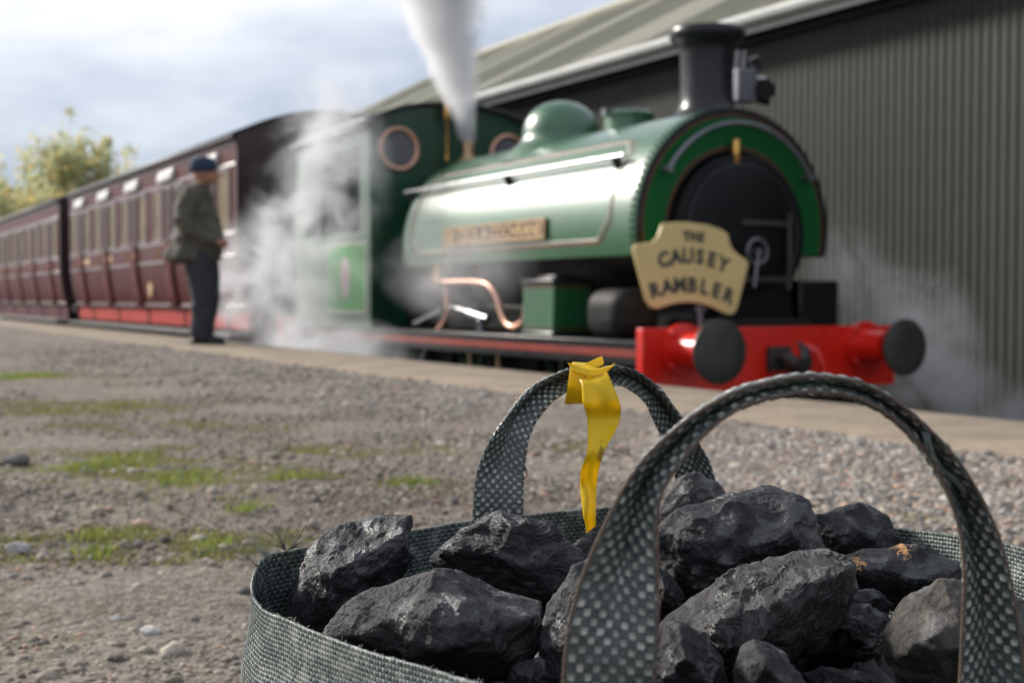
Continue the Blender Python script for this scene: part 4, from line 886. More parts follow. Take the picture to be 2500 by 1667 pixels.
hn, hb = strap('handle', NEAR, .0210, ([0, .18, .30, .42, .62, .72, .85, 1], [R_(5), R_(10), R_(66), R_(80), R_(80), R_(68), R_(44), R_(24)]), ([0, .3, .5, .7, 1], [R_(4), R_(-3), R_(-3), R_(4), R_(4)]), .0022, .0040)
hf, hb2 = strap('handle', FAR, .0220, ([0, .18, .30, .42, .62, .75, .85, 1], [R_(5), R_(8), R_(45), R_(66), R_(66), R_(45), R_(20), R_(8)]), ([0, .2, .32, .5, .7, 1], [R_(0), R_(6), R_(35), R_(-10), R_(20), R_(30)]), .0022, .0040)
for nm, base, sides in (('handle_edge', hb, (0, -1)),):
    for c in sides: MB().tube(base[::6, c], .0009, 6).build('handle_edge', 'strap_edge', hn, BF)
# loose threads
rg = np.random.default_rng(4)
def tuft(root, dirv, n, ln, spread, r, name, m_):
    mb = MB()
    for _ in range(n):
        d = np.array(dirv)+rg.normal(0, spread, 3); d /= np.linalg.norm(d); L = ln*rg.uniform(.5, 1.1); c_ = rg.normal(0, .6, 3)
        mb.tube([np.array(root)+d*L*k+c_*L*k*k*.7 for k in (0, .2, .4, .6, .8, 1.)], [r, r, r*.9, r*.8, r*.6, r*.4], 4, False)
    o = mb.build(name, m_, bag, BF); o['kind'] = 'stuff'
tuft((-.168, .985, .271), (-.5, 0, .8), 24, .019, .06, .0002, 'frayed_thread', 'thread')
tuft((-.168, .985, .271), (.8, .1, .6), 26, .021, .06, .0002, 'frayed_thread', 'thread')
tuft((-.180, .955, .262), (-.55, -.2, .8), 20, .022, .14, .00016, 'frayed_thread', 'thread')
tuft((-.178, .97, .268), (-.6, 0, .75), 60, .030, .45, .00011, 'frayed_thread', 'thread_pale')
tuft((-.186, .93, .20), (-.9, -.1, .1), 8, .008, .3, .00015, 'frayed_thread', 'thread')
fz = MB()
for k in range(700):
    i = rg.integers(0, NR); p_ = rim[i]+np.array([0, 0, .0005]); d = rg.normal(0, 1, 3); d[2] = abs(d[2])*.8; d /= np.linalg.norm(d); L = rg.uniform(.0006, .0028)*(2. if rg.random() < .08 else 1)
    fz.tube([p_, p_+d*L*.6+rg.normal(0, .0004, 3), p_+d*L], [.00022, .0002, .00012], 3, False)
fz.build('rim_fray', 'thread_pale', bag, BF)['kind'] = 'stuff'
lt = MB()
for k in range(4): lt.tube(spline([(.199+.001*k, .643, .395), (.2045, .640-.001*k, .3815), (.217, .641, .3705-.0008*k), (.2215, .645, .364)], 14)[0], .0006, 5)
lt.build('loose_thread', 'webbing', bag, BF)
lt = MB()
for k in range(3): lt.tube(spline([(.005, 1.14, .322), (.010+.0008*k, 1.135, .315), (.0125, 1.135, .308), (.006+.001*k, 1.136, .302)], 12)[0], .0005, 5)
lt.build('loose_thread', 'thread', bag, BF)

# ------------------------------------------------------------------ coal
ROCKS=[
    ('large','lumpy',(-112,954,271),[(-159,950,243),(-149,950,280),(-144,950,291),(-127,950,299),(-113,950,300),(-102,950,297),(-96,950,304),(-85,950,306),(-69,950,302),(-65,950,286),(-65,950,270),(-77,950,258),(-102,950,235),(-124,950,221),(-149,950,223),(-160,950,229),(-96,920,282),(-126,915,274),(-114,920,243),(-75,930,283),(-151,1020,240),(-141,1020,270),(-121,1020,276),(-110,1020,279),(-93,1020,277),(-90,1020,257),(-114,1020,234),(-144,1020,226)]),
    ('large','grain',(-42,844,252),[(-114,840,242),(-104,840,259),(-90,840,271),(-71,840,282),(-49,840,292),(-32,840,292),(-16,840,281),(7,840,271),(21,840,264),(22,840,250),(15,840,236),(1,840,222),(-21,840,214),(-54,840,214),(-82,840,225),(-104,840,236),(-57,795,272),(-25,790,273),(-46,790,247),(-7,795,256),(-21,820,283),(-93,915,227),(-77,915,247),(-50,915,260),(-28,915,253),(-5,915,242),(-9,915,224),(-32,915,209),(-72,915,216)]),
    ('large','strata',(1,984,266),[(-57,980,274),(-44,980,287),(-21,980,297),(-5,980,301),(30,980,297),(34,980,284),(47,980,274),(56,980,258),(53,980,235),(37,980,222),(-8,980,228),(-47,980,251),(-59,980,266),(-14,950,277),(17,945,265),(23,960,281),(-36,1050,258),(-13,1050,272),(20,1050,273),(30,1050,258),(35,1050,233),(-5,1050,229),(-37,1050,253)]),
    ('small','strata',(67,1104,246),[(41,1100,240),(52,1100,258),(74,1100,270),(88,1100,268),(92,1100,240),(74,1100,222),(45,1100,226),(69,1080,251),(54,1150,233),(74,1150,252),(86,1150,233),(56,1150,224)]),
    ('small','dusty',(165,1204,277),[(134,1200,268),(144,1200,288),(152,1200,302),(167,1200,308),(189,1200,296),(199,1200,276),(184,1200,244),(144,1200,240),(161,1180,283),(152,1250,264),(163,1250,285),(187,1250,281),(183,1250,249)]),
    ('large','lumpy',(186,1044,273),[(115,1040,263),(118,1040,285),(145,1040,300),(166,1040,309),(200,1040,316),(217,1040,311),(227,1040,300),(234,1040,287),(245,1040,268),(247,1040,252),(231,1040,245),(180,1040,238),(142,1040,221),(122,1040,232),(174,1005,293),(207,1005,286),(140,1000,270),(172,995,268),(218,1010,265),(154,1120,252),(173,1120,277),(209,1120,287),(227,1120,277),(238,1120,255),(229,1120,241),(172,1120,225)]),
    ('large','lumpy',(302,1144,258),[(255,1140,270),(272,1140,279),(302,1140,285),(313,1140,281),(328,1140,270),(334,1140,255),(332,1140,232),(302,1140,221),(272,1140,232),(297,1120,262),(282,1120,255),(288,1200,255),(317,1200,265),(334,1200,255),(337,1200,231),(299,1200,231)]),
    ('large','lichen',(306,1064,237),[(255,1060,245),(272,1060,259),(305,1060,264),(326,1060,262),(355,1060,246),(358,1060,231),(323,1060,210),(288,1060,206),(264,1060,220),(297,1030,254),(313,1025,242),(270,1030,244),(291,1120,230),(323,1120,242),(354,1120,231),(334,1120,207),(296,1120,214)]),
    ('large','strata2',(169,884,249),[(106,880,240),(112,880,255),(129,880,273),(146,880,284),(167,880,292),(196,880,289),(213,880,290),(226,880,278),(223,880,264),(219,880,249),(208,880,229),(193,880,214),(170,880,205),(147,880,199),(129,880,211),(115,880,226),(143,840,270),(174,845,277),(143,825,243),(173,825,251),(196,845,277),(143,960,225),(158,960,246),(183,960,258),(213,960,257),(220,960,240),(210,960,217),(185,960,202),(158,960,205)]),
    ('small','gloss',(242,934,216),[(210,930,212),(219,930,228),(235,930,237),(253,930,245),(265,930,237),(266,930,219),(263,930,200),(241,930,188),(217,930,191),(233,900,232),(245,900,223),(235,980,201),(250,980,217),(269,980,217),(268,980,193),(239,980,187)]),
    ('small','gloss',(258,994,224),[(230,990,226),(246,990,241),(269,990,242),(286,990,233),(279,990,213),(256,990,210),(234,990,213),(251,970,234),(253,1040,214),(278,1040,224),(284,1040,206),(255,1040,206)]),
    ('large','brown',(275,824,247),[(231,820,258),(237,820,274),(255,820,284),(272,820,284),(304,820,280),(332,820,261),(332,820,212),(292,820,195),(245,820,201),(233,820,228),(249,790,273),(244,775,251),(277,780,255),(266,880,239),(282,880,255),(313,880,253),(331,880,209),(275,880,202)]),
    ('small','grain',(147,764,239),[(127,760,235),(128,760,255),(137,760,264),(148,760,263),(157,760,255),(169,760,237),(177,760,220),(144,760,214),(129,760,220),(139,730,256),(143,810,222),(150,810,241),(163,810,235),(176,810,213),(145,810,213)]),
    ('small','lumpy',(106,784,240),[(84,780,255),(91,780,269),(107,780,268),(120,780,257),(127,780,239),(133,780,213),(99,780,203),(81,780,224),(100,750,255),(98,830,236),(113,830,244),(126,830,226),(108,830,203)]),
    ('small','gloss',(112,974,239),[(104,970,263),(116,970,258),(126,970,240),(123,970,221),(104,970,218),(94,970,240),(111,950,245),(111,1010,245),(125,1010,231),(111,1010,217)]),
    ('small','lumpy',(41,824,252),[(20,820,266),(31,820,285),(44,820,293),(61,820,288),(66,820,253),(55,820,212),(28,820,201),(17,820,223),(38,790,260),(30,870,249),(45,870,266),(59,870,240),(35,870,207)]),
    ('small','gloss',(9,804,225),[(-7,800,223),(1,800,239),(17,800,242),(25,800,228),(20,800,212),(-2,800,212),(9,780,234),(-1,840,212),(14,840,224),(16,840,206)]),
    ('small','gloss',(218,864,202),[(189,860,211),(206,860,220),(232,860,217),(246,860,205),(235,860,182),(195,860,182),(210,840,208),(212,910,193),(239,910,197),(241,910,175)]),
]

ICO = {}
for s_ in (5, 6, 7):
    bm = bmesh.new(); bmesh.ops.create_icosphere(bm, subdivisions=s_, radius=1); bm.verts.ensure_lookup_table()
    ICO[s_] = (np.array([v.co[:] for v in bm.verts]), np.array([[v.index for v in f.verts] for f in bm.faces])); bm.free()
def lump_shape(level, pts, ctr, kind, seed):
    D, F_ = ICO[level]; D = D/np.linalg.norm(D, axis=1)[:, None]
    bm = bmesh.new()
    for q in pts: bm.verts.new(tuple(np.array(q)-ctr))
    bmesh.ops.convex_hull(bm, input=bm.verts); bmesh.ops.recalc_face_normals(bm, faces=bm.faces)
    N_ = []; d_ = []
    for f in bm.faces:
        n = np.array(f.normal); k = float(n @ np.array(f.verts[0].co))
        if k < 0: n, k = -n, -k
        if k > 1e-4 and f.calc_area() > 1e-9: N_.append(n); d_.append(k)
    bm.free(); N_ = np.array(N_); d_ = np.array(d_); rs = np.random.default_rng(seed)
    HP = np.array(pts)-ctr
    def cast(Dv): return 1/np.max(np.maximum((Dv @ N_.T)/d_, 1e-6), axis=1)
    size = float(np.mean(cast(D)))
    # chisel: extra break faces a little under the hull
    E_ = rs.normal(size=(60, 3)); E_ /= np.linalg.norm(E_, axis=1)[:, None]; r0 = cast(E_)
    J = E_+rs.normal(0, .36, E_.shape); J /= np.linalg.norm(J, axis=1)[:, None]
    kk = (J @ HP.T).max(1)-size*rs.uniform(.0, .16, len(E_))
    NN = np.concatenate([N_, J]); dd = np.concatenate([d_, kk])
    pw = 70.0; X_ = np.maximum((D @ NN.T)/dd, 1e-6); mxv = X_.max(1)
    r = 1/(mxv*(((X_/mxv[:, None])**pw).sum(1))**(1/pw)); r = r*1.035
    Pp = D*r[:, None]; S = Pp/size
    off = rs.uniform(0, 90, 3)
    disp = .05*fbm(S*1.2+off, 2)+.012*(1-2*np.abs(pnoise(S*3+off)))
    Sw = S+.10*np.c_[fbm(S*3+off, 2), fbm(S*3+off+40, 2), fbm(S*3+off+80, 2)]
    def scoops(n, hv, tv, c):            # shell-like break hollows meeting in sharp ridges
        q = rs.normal(size=(n, 3)); q /= np.linalg.norm(q, axis=1)[:, None]; q = q*(cast(q)/size)[:, None]*1.0
        h_ = rs.uniform(-hv, hv, n); t_ = rs.normal(0, tv, (n, 3)); best = np.full(len(S), 9.)
        for k in range(n):
            d3 = Sw-q[k]; best = np.minimum(best, h_[k]+d3 @ t_[k]+c*(d3*d3).sum(1))
        return best
    k1 = {'grain': .75, 'brown': .6}.get(kind, 1.)
    disp += k1*np.clip(scoops(26, .08, .22, .46), -.20, .14)+k1*.9*np.clip(scoops(150, .022, .20, .9), -.06, .06)+.01
    if kind.startswith('strata'):
        ax = np.array([.80, .15, -.55]) if kind == 'strata2' else np.array([.35, .2, .9])
        ax = ax/np.linalg.norm(ax); along = S @ ax; rest = S-along[:, None]*ax
        warp = .22*fbm(S*1.8+off+7, 3)
        lay = np.c_[(along+warp)*13, rest @ np.array([.7, .7, .2])*1.6, rest @ np.array([-.2, .5, .8])*1.6]
        disp += .030*(1-2*np.abs(pnoise(lay)))+.016*fbm(lay*2.1, 2)+.008*fbm(S*14+off, 3)
    elif kind == 'grain': disp += .016*fbm(S*5+off, 4)+.010*fbm(S*24+off, 2)
    elif kind == 'brown': disp += .02*fbm(S*4+off, 4)
    else: disp += .012*(1-2*np.abs(fbm(S*6+off, 3, .55)))+.008*fbm(S*18+off, 3)
    return Pp*(1+disp[:, None]), F_
COAL = [
 ('lumpy grey coal lump with a hollow in its top, against the frayed corner', None), ('broad rounded coal lump with grainy grey face, leaning on the sack rim', None), ('flat-topped slab of dark coal under the hanging yellow tape', None),
 ('thin coal slab beneath the tip of the yellow tape', None), ('pale dusty coal lump against the foot of the taped handle', None), ('large blocky coal lump with smooth dark break faces, highest in the sack', None),
 ('craggy dark coal lump rising behind the orange-crusted lump', None), ('craggy black coal lump with orange crusts along its top', None), ('large layered coal lump with slanting grooves between the handle legs', None), ('glossy black coal lump squeezed beside the grooved layered lump', None),
 ('small dark coal lump tucked below the orange-crusted lump', None), ('brown-dusted rounded coal lump beside a leg of the untaped handle', None), ('small upright coal lump below the grooved layered lump', None),
 ('dark broken coal lump between the small upright lump and the untaped handle', None), ('small coal lump in the shade between the blocky and grooved lumps', None), ('dark coal lump between the grainy rounded lump and the untaped handle', None),
 ('little coal bit in the shade of the grainy rounded lump', None), ('black coal lump deep in the gap below the glossy lump', None)]
for i, (sz, kind, c_, pts) in enumerate(ROCKS):
    c_ = np.array(c_)/1000.; pts = [tuple(np.array(q)/1000.) for q in pts]
    V, F_ = lump_shape(7 if sz == 'large' else 6, pts, c_, kind, 11+i*3)
    fr = Frame(c_)
    o = raw_mesh('coal_lump', V+c_, F_, 'coal_'+{'strata2': 'strata2', 'dusty': 'dusty'}.get(kind, kind), None, 55, None, fr)
    props(o, COAL[i][0], 'coal lump', 'lumps of coal in the sack')
# the finer coal that fills the sack underneath
gx, gy = np.meshgrid(np.linspace(-1, 1, 90), np.linspace(-1, 1, 90)); gx, gy = gx.ravel(), gy.ravel()
rr_ = np.maximum(np.abs(gx), np.abs(gy)); th_ = np.arctan2(gy, gx); ang = np.arctan2(rim[:, 1]-ctr[1], rim[:, 0]-ctr[0]); od = np.argsort(ang)
rimr = np.interp(th_, ang[od], np.linalg.norm(rim[od, :2]-ctr, axis=1), period=2*math.pi)
px_, py_ = ctr[0]+np.cos(th_)*rr_*rimr*.99, ctr[1]+np.sin(th_)*rr_*rimr*.99
pz = .175+.03*fbm(np.c_[px_, py_, 0*px_]*22, 4)+.03*np.clip(1-rr_, 0, 1)
ii = np.arange(8100).reshape(90, 90)
ff = np.stack([ii[:-1, :-1], ii[:-1, 1:], ii[1:, 1:], ii[1:, :-1]], -1).reshape(-1, 4)
o = raw_mesh('coal_fines', np.c_[px_, py_, pz], ff, 'coal_fines', None, 0, None, Frame((.13, .93, .17)))
props(o, 'small broken coal filling the sack below the big lumps', 'coal', kind='stuff')

# ------------------------------------------------------------------ yellow tape tied on the far handle
TL = [(0.056, 1.165, 0.392), (0.06, 1.15, 0.386), (0.061, 1.145, 0.37), (0.065, 1.15, 0.356), (0.065, 1.14, 0.34), (0.064, 1.13, 0.328), (0.059, 1.135, 0.312), (0.059, 1.14, 0.296), (0.061, 1.135, 0.274), (0.063, 1.135, 0.266), (0.064, 1.135, 0.254)]
TRt = [(0.083, 1.165, 0.397), (0.086, 1.15, 0.388), (0.093, 1.145, 0.37), (0.094, 1.15, 0.356), (0.088, 1.14, 0.344), (0.08, 1.13, 0.332), (0.075, 1.135, 0.314), (0.073, 1.14, 0.299), (0.072, 1.135, 0.274), (0.072, 1.135, 0.265), (0.071, 1.135, 0.258)]
TF = Frame((.075, 1.16, .25))
tape = thing('plastic_tape', 'creased yellow plastic tape knotted round a sack handle and hanging down', 'tape', TF)
def ribbon(name, Lp, Rp, n=90, m_=13, cup=.002, seed=0):
    A, _ = spline(Lp, n); B_, _ = spline(Rp, n); rows = []
    for i in range(n):
        r = []
        for k in range(m_):
            t = k/(m_-1); q = A[i]*(1-t)+B_[i]*t
            w = .0022*float(pnoise(np.array([[q[0]*60+seed, q[2]*45, t*2]]))[0]); q = q+np.array([0, -cup*(1-(2*t-1)**2)*math.sin(i*.11+seed)+w, 0]); r.append(tuple(q))
        rows.append(r)
    o = MB().grid(rows).build(name, 'yellow_tape', tape, TF, 60); s2 = o.modifiers.new('thick', 'SOLIDIFY'); s2.thickness = .0004
    return o
ribbon('hanging_end', TL, TRt)
ribbon('wrap', [(.046, 1.172, .366), (.048, 1.162, .378), (.050, 1.160, .392), (.052, 1.166, .402), (.056, 1.19, .401), (.055, 1.20, .385), (.052, 1.19, .368)], [(.066, 1.168, .367), (.064, 1.158, .378), (.066, 1.157, .392), (.074, 1.163, .398), (.080, 1.19, .401), (.080, 1.20, .385), (.070, 1.19, .368)], 60, 9, .001, 3)
ribbon('knot_fold', [(.049, 1.160, .4035), (.058, 1.157, .400), (.070, 1.157, .398), (.086, 1.160, .4005), (.0905, 1.165, .403)], [(.052, 1.158, .397), (.060, 1.154, .394), (.070, 1.153, .392), (.083, 1.157, .396), (.089, 1.162, .4025)], 40, 7, .001, 5)
ribbon('tape_end', [(.062, 1.17, .400), (.068, 1.172, .4035), (.076, 1.176, .407), (.080, 1.18, .408)], [(.064, 1.168, .397), (.072, 1.17, .398), (.079, 1.174, .400), (.0815, 1.178, .402)], 30, 7, .001, 8)
# print on the tape, running down it
V, F = text_verts('1 8000', .0068, .0)
a_ = math.radians(-104); q_ = [(v[0]*math.cos(a_)-v[1]*math.sin(a_), v[0]*math.sin(a_)+v[1]*math.cos(a_)) for v in V]
# lay the figures on the sheet itself
At, _ = spline(TL, 90); Bt, _ = spline(TRt, 90); zc = (At[:, 2]+Bt[:, 2])/2
def tape_y(x, z):
    i = int(np.argmin(np.abs(zc-z))); t = float(np.clip((x-At[i, 0])/(Bt[i, 0]-At[i, 0]), 0, 1)); q = At[i]*(1-t)+Bt[i]*t
    return q[1]-.002*(1-(2*t-1)**2)*math.sin(i*.11)+.0022*float(pnoise(np.array([[q[0]*60, q[2]*45, t*2]]))[0])
MB().add([(.0745+u*.9, tape_y(.0745+u*.9, .330+v)-.0007, .330+v) for u, v in q_], F).build('print', 'letter_dark', tape, TF, 0)

# ------------------------------------------------------------------ loose stones, gravel, grass on the platform
rg = np.random.default_rng(21)
ip, jf = ICO[5][0][:12], None
bm = bmesh.new(); bmesh.ops.create_icosphere(bm, subdivisions=1, radius=1); bm.verts.ensure_lookup_table()
IV = np.array([v.co[:] for v in bm.verts]); IF = np.array([[v.index for v in f.verts] for f in bm.faces]); bm.free()
PAL = np.array([(.29, .265, .24), (.235, .22, .205), (.36, .33, .295), (.16, .15, .142), (.31, .265, .22), (.44, .415, .385), (.31, .255, .21), (.11, .104, .10), (.27, .25, .225), (.25, .235, .215), (.20, .185, .17), (.37, .35, .325), (.38, .26, .20)])
def scatter(n, ymin, ymax, smin, smax, xr=None, fall=1.0):
    y = ymin+(ymax-ymin)*rg.random(n)**fall; x = (rg.random(n)*1.02-.51)*.80*y if xr is None else rg.uniform(*xr, n)
    return x, y, np.exp(rg.uniform(math.log(smin), math.log(smax), n))
sets = [scatter(30000, 1.45, 3.4, .0016, .0060), scatter(2600, 1.45, 4.2, .005, .015), scatter(24000, 3.0, 6.2, .0025, .0085, fall=.85), scatter(13000, 5.5, 13, .005, .013), scatter(11000, 2.3, 4.6, .003, .0095, xr=(.35, 1.9))]
x = np.concatenate([q[0] for q in sets]); y = np.concatenate([q[1] for q in sets]); s_ = np.concatenate([q[2] for q in sets])
tx_, ty_ = x*CA+y*SA, -x*SA+y*CA
dens = fbm(np.c_[x*1.1, y*1.1, 0*x], 3); gravel = np.clip((tx_-1.35)/.9, 0, 1)              # coarser and denser towards the edging
keep = (tx_ < 3.10+.05*dens) & (np.hypot(x-.12, y-.93) > .46) & (rg.random(len(x)) < .42+.9*gravel+.45*np.clip(dens, -.3, .8))
x, y, s_, tx_, gravel = x[keep], y[keep], s_[keep], tx_[keep], gravel[keep]; n = len(x)
s_ = s_*(1+.30*gravel)
jit = 1+rg.normal(0, .20, (n, 12, 1)); sc = s_[:, None, None]*np.stack([rg.uniform(.7, 1.45, n), rg.uniform(.7, 1.3, n), rg.uniform(.45, .85, n)], -1)[:, None, :]
a_ = rg.uniform(0, 2*math.pi, n); ca, sa = np.cos(a_)[:, None], np.sin(a_)[:, None]
V = IV[None]*jit*sc; V = np.stack([V[..., 0]*ca-V[..., 1]*sa, V[..., 0]*sa+V[..., 1]*ca, V[..., 2]], -1)
V += np.stack([x, y, .001+s_*.12+.003*(rg.random(n)-.5)], -1)[:, None, :]
col = PAL[rg.integers(0, len(PAL), n)]*rg.uniform(.85, 1.4, (n, 1)); col = np.where(rg.random((n, 1)) < .75, col*(.80+.3*gravel[:, None]), col)
col = col*(np.array([[1.05, .98, .90]])*(1-gravel[:, None])+np.array([[1.02, .99, .95]])*gravel[:, None])
o = raw_mesh('gravel', V.reshape(-1, 3), (IF[None]+np.arange(n)[:, None, None]*12).reshape(-1, 3), 'pebble', np.repeat(col, 12, 0), 0, None, Frame((0, 4, 0)))
props(o, 'mixed grey and brown gravel strewn over the platform', 'gravel', kind='stuff')
def stone(label, x, y, s_, tint, seed):
    D, F_ = ICO[5]; off = seed*7.1; r = 1+.28*fbm(D*1.3+off, 3)+.05*fbm(D*5+off, 2); V = D*r[:, None]*np.array([1.15, .9, .6])*s_+np.array([x, y, s_*.38])
    o = raw_mesh('stone', V, F_, 'pebble', np.tile(np.array(tint)*1., (len(V), 1)), 180, None, Frame((x, y, 0))); props(o, label, 'stone', 'loose stones on the platform')
stone('white rounded stone lying on the bare dirt', -.493, 1.795, .013, (.62, .60, .56), 1)
stone('pale grey stone half sunk in dirt beside a clump of grass', -.892, 2.382, .020, (.40, .38, .37), 2)
stone('flat pinkish stone between the grass tufts', -.745, 2.66, .016, (.55, .36, .27), 3)
stone('small dark round stone on the bare dirt', -.499, 1.665, .010, (.07, .066, .064), 4)
stone('brown-grey stone beside the sparse moss', -.789, 2.142, .011, (.30, .25, .21), 5)
stone('dark angular stone lying under the grass patch', -1.36, 3.62, .034, (.12, .115, .115), 6)
stone('light grey stone near the white rounded stone', -.56, 1.87, .010, (.42, .40, .37), 7)
GP = [(-2.84, 7.74, 0.2), (-1.88, 5.58, 0.3), (-1.41, 3.88, 0.1), (-1.28, 3.82, 0.06), (-1.07, 3.62, 0.13), (-0.83, 3.36, 0.11), (-0.71, 3.49, 0.07), (-0.57, 3.36, 0.06), (-0.25, 3.24, 0.06), (-0.55, 2.9, 0.04), (-0.85, 3.13, 0.06), (-0.76, 2.53, 0.05), (-0.73, 2.36, 0.03), (-0.87, 2.53, 0.05), (-0.87, 2.34, 0.05), (-0.64, 2.61, 0.07), (-0.57, 2.44, 0.04), (-0.58, 2.28, 0.02), (-0.52, 2.34, 0.02), (-0.61, 3.88, 0.07), (-0.49, 3.88, 0.06), (0.15, 3.99, 0.06), (0.38, 4.43, 0.09), (0.19, 3.4, 0.05), (0.87, 2.71, 0.07), (-0.23, 4.04, 0.05), (-1.64, 5.69, 0.15), (-0.66, 3.06, 0.04), (-0.15, 3.82, 0.04), (-0.73, 4.65, 0.07)]
Bs = []; Cs = []
for i, (gx_, gy_, gr) in enumerate(GP):
    strong = i in (7, 8, 9, 11, 12, 16, 4, 5, 0)
    n = int((9000 if strong else 4200)*gr*(gr+.06)*3.2); n = min(max(n, 60), 4200)
    k = int(max(3, gr*60)); cx_ = gx_+rg.normal(0, gr*.45, k); cy_ = gy_+rg.normal(0, gr*.8, k); j = rg.integers(0, k, n)
    bx = cx_[j]+rg.normal(0, gr*.30+.008, n); by = cy_[j]+rg.normal(0, gr*.40+.008, n)
    hgt = rg.uniform(.006, .020, n)*(1.35 if strong else .8); w = rg.uniform(.0010, .0022, n)*(1+gy_*.12)
    aa = rg.uniform(0, 2*math.pi, n); le = rg.normal(0, .5, (n, 2))*hgt[:, None]
    b0 = np.stack([bx-np.cos(aa)*w, by-np.sin(aa)*w, np.full(n, .0)], -1); b1 = np.stack([bx+np.cos(aa)*w, by+np.sin(aa)*w, np.full(n, .0)], -1)
    tp = np.stack([bx+le[:, 0], by+le[:, 1], hgt], -1); Bs.append(np.stack([b0, b1, tp], 1).reshape(-1, 3))
    base = np.array((.20, .255, .06) if strong else (.20, .21, .075)); cc = base*rg.uniform(.6, 1.35, (n, 1))*np.where(rg.random((n, 1)) < .2, np.array([[1.6, 1.15, 1.]]), 1.); Cs.append(np.repeat(cc, 3, 0))
for gx_, gy_, rx_, ry_, n in ((-1.9, 5.5, .7, .5, 9000), (-1.2, 3.8, .38, .35, 9000), (-.75, 3.35, .40, .25, 8000), (-2.6, 7.4, .8, .7, 7000), (-.85, 2.5, .22, .22, 6000), (-.5, 2.45, .20, .18, 4500), (-1.3, 4.7, .5, .3, 5000), (-.35, 4.0, .5, .2, 4500), (.4, 4.2, .35, .25, 3500), (-.2, 3.2, .2, .12, 2000), (.85, 2.72, .14, .1, 1500)):
    bx = gx_+rg.normal(0, rx_*.55, n); by = gy_+rg.normal(0, ry_*.55, n); kp = fbm(np.c_[bx*4.2, by*4.2, 0*bx], 3) > rg.normal(.12, .12, n); bx, by = bx[kp], by[kp]; n = len(bx)
    hgt = rg.uniform(.003, .009, n); w = rg.uniform(.0012, .0028, n)*(1+gy_*.1); aa = rg.uniform(0, 2*math.pi, n); le = rg.normal(0, .6, (n, 2))*hgt[:, None]
    b0 = np.stack([bx-np.cos(aa)*w, by-np.sin(aa)*w, 0*bx], -1); b1 = np.stack([bx+np.cos(aa)*w, by+np.sin(aa)*w, 0*bx], -1); tp = np.stack([bx+le[:, 0], by+le[:, 1], hgt], -1)
    Bs.append(np.stack([b0, b1, tp], 1).reshape(-1, 3)); Cs.append(np.repeat(np.array((.20, .205, .07))*rg.uniform(.6, 1.3, (n, 1))*np.where(rg.random((n, 1)) < .3, np.array([[1.3, 1.05, 1.]]), 1.), 3, 0))
V = np.concatenate(Bs)
o = raw_mesh('grass', V, np.arange(len(V)).reshape(-1, 3), 'grass', np.concatenate(Cs), 0, None, Frame((-.6, 3.3, 0))); props(o, 'short bright grass and moss in scattered patches on the platform', 'grass', kind='stuff')

# ------------------------------------------------------------------ steam
def steam(name, label, origin, rail, box, nodes_fn, tint=(.86, .86, .88)):
    fr = Frame(origin, rail)
    mb = MB().box(box[0], box[1]); me = mb.mesh(WORLD)
    m = bpy.data.materials.new(name); m.use_nodes = True; nt = m.node_tree; nt.nodes.clear()
    o_ = nt.nodes.new('ShaderNodeOutputMaterial'); v = nt.nodes.new('ShaderNodeVolumePrincipled'); nt.links.new(v.outputs[0], o_.inputs['Volume'])
    v.inputs['Color'].default_value = c4(tint); v.inputs['Anisotropy'].default_value = .2
    co = objco(nt); nt.links.new(nodes_fn(nt, co), v.inputs['Density'])
    o = link(name, me, m, None, fr, 0); props(o, label, 'steam', kind='stuff'); return o
def puffs(parts, nscale, lo, hi, seed=(0, 0, 0), stretch=(1, 1, 1)):
    """sum of soft ellipsoids (centre, radii, density), broken up by noise"""
    def fn(nt, co):
        tot = None
        for c_, r_, d_ in parts:
            q = node(nt, 'ShaderNodeVectorMath', {0: co, 1: c_}, operation='SUBTRACT').outputs[0]
            q = node(nt, 'ShaderNodeVectorMath', {0: q, 1: tuple(1/x for x in r_)}, operation='MULTIPLY').outputs[0]
            l_ = node(nt, 'ShaderNodeVectorMath', {0: q}, operation='LENGTH').outputs['Value']
            f = math_(nt, 'MULTIPLY', math_(nt, 'SMOOTH_MIN', math_(nt, 'SUBTRACT', 1., l_, clamp=True), 1., .1), d_)
            tot = f if tot is None else math_(nt, 'ADD', tot, f)
        mpn = node(nt, 'ShaderNodeMapping', {'Vector': co, 'Scale': stretch, 'Location': seed}).outputs[0]
        nz_ = noise(nt, mpn, nscale, 6, .62, 1.1)
        mr = node(nt, 'ShaderNodeMapRange', {'Value': nz_, 'From Min': lo, 'From Max': hi}, clamp=True).outputs[0]
        return math_(nt, 'MULTIPLY', tot, mr)
    return fn
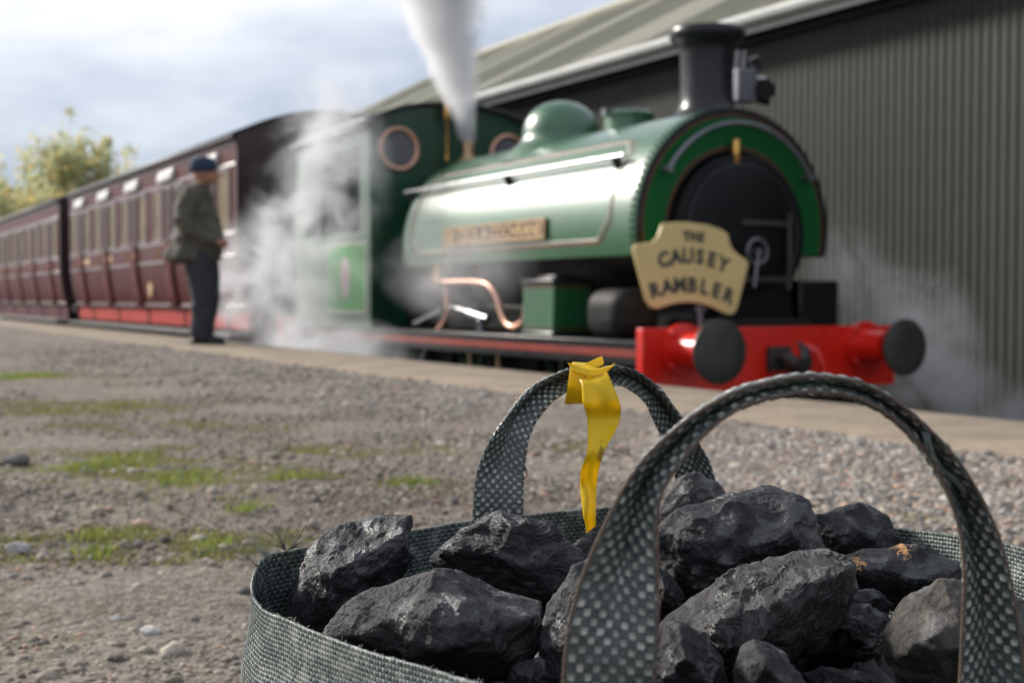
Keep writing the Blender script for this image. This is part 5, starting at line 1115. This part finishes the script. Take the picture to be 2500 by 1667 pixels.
def jet(nt, co):                       # the jet from the safety valve: a cone leaning with the wind
    s = node(nt, 'ShaderNodeSeparateXYZ', {0: co}); z = s.outputs[2]
    zz = math_(nt, 'MAXIMUM', z, 0.)
    cx_ = math_(nt, 'MULTIPLY', zz, -.21)
    dx = math_(nt, 'SUBTRACT', s.outputs[0], cx_); r = math_(nt, 'SQRT', math_(nt, 'ADD', math_(nt, 'POWER', math_(nt, 'ABSOLUTE', dx), 2.), math_(nt, 'POWER', math_(nt, 'ABSOLUTE', s.outputs[1]), 2.)))
    R = math_(nt, 'MULTIPLY_ADD', zz, .27, .09)
    wob = math_(nt, 'MULTIPLY_ADD', noise(nt, node(nt, 'ShaderNodeMapping', {'Vector': co, 'Scale': (1, 1, .55)}).outputs[0], 3.8, 6, .64, .8), 1.9, -.95)
    f = math_(nt, 'SUBTRACT', math_(nt, 'ADD', 1., wob), math_(nt, 'DIVIDE', r, R), clamp=True)
    f = math_(nt, 'MULTIPLY', ramp(nt, f, [(.0, 0.), (.55, 1.)]), math_(nt, 'GREATER_THAN', z, .01))
    return math_(nt, 'MULTIPLY', f, math_(nt, 'DIVIDE', 15., math_(nt, 'MULTIPLY_ADD', zz, 1.0, .55)))
p0 = R2W((CX, 12.86, 2.13))
steam('steam_jet', 'dense white steam jet rising from the safety valve ahead of the cab', tuple(p0), False, ((-1.9, -1.0, 0), (.95, 1.0, 4.6)), jet, (.97, .97, .98))
steam('steam_cloud', 'billowing grey steam around the cab side and the coach end', (5.0, 14.2, .9), True, ((-1.0, -2.4, -1.2), (.62, 3.2, 2.6)),
      puffs([((-.05, -.25, .35), (.62, 1.0, 1.35), 6.5), ((-.1, 1.0, -.15), (.62, 1.15, .85), 6.), ((.05, -1.1, .75), (.5, 1.0, 1.4), 3.6), ((-.1, 1.8, -.5), (.6, .9, .75), 4.5), ((.15, -.6, 1.5), (.5, 1.1, .8), 3.)], 1.5, .47, .66, (3, 1, 7)))
steam('steam_cloud', 'low white steam drifting from under the cab onto the platform edge', (4.9, 13.4, -.2), True, ((-.8, -2.6, -.75), (.7, 1.9, 1.0)),
      puffs([((.0, .2, .0), (.6, 1.2, .65), 7.0), ((.05, -1.0, .0), (.5, 1.3, .5), 3.0)], 1.9, .42, .64, (8, 2, 1)))
steam('steam_cloud', 'thin steam hanging under the saddle tank beside the copper pipe', (5.32, 10.8, .6), True, ((-.35, -1.5, -.5), (.35, 1.9, .55)),
      puffs([((.0, .2, .12), (.34, 1.6, .5), 2.6)], 2.4, .38, .70, (1, 5, 2)))
steam('steam_cloud', 'grey steam rising past a red-housed buffer in front of the shed wall', (8.35, 8.6, .0), True, ((-1.0, -1.5, -1.1), (1.3, 1.6, 1.9)),
      puffs([((.15, -.15, -.1), (.6, .75, 1.05), 5.), ((-.15, .3, .65), (.42, .5, .6), 3.2), ((.35, -.6, -.7), (.7, .8, .7), 5.5)], 1.8, .43, .64, (4, 9, 3)))
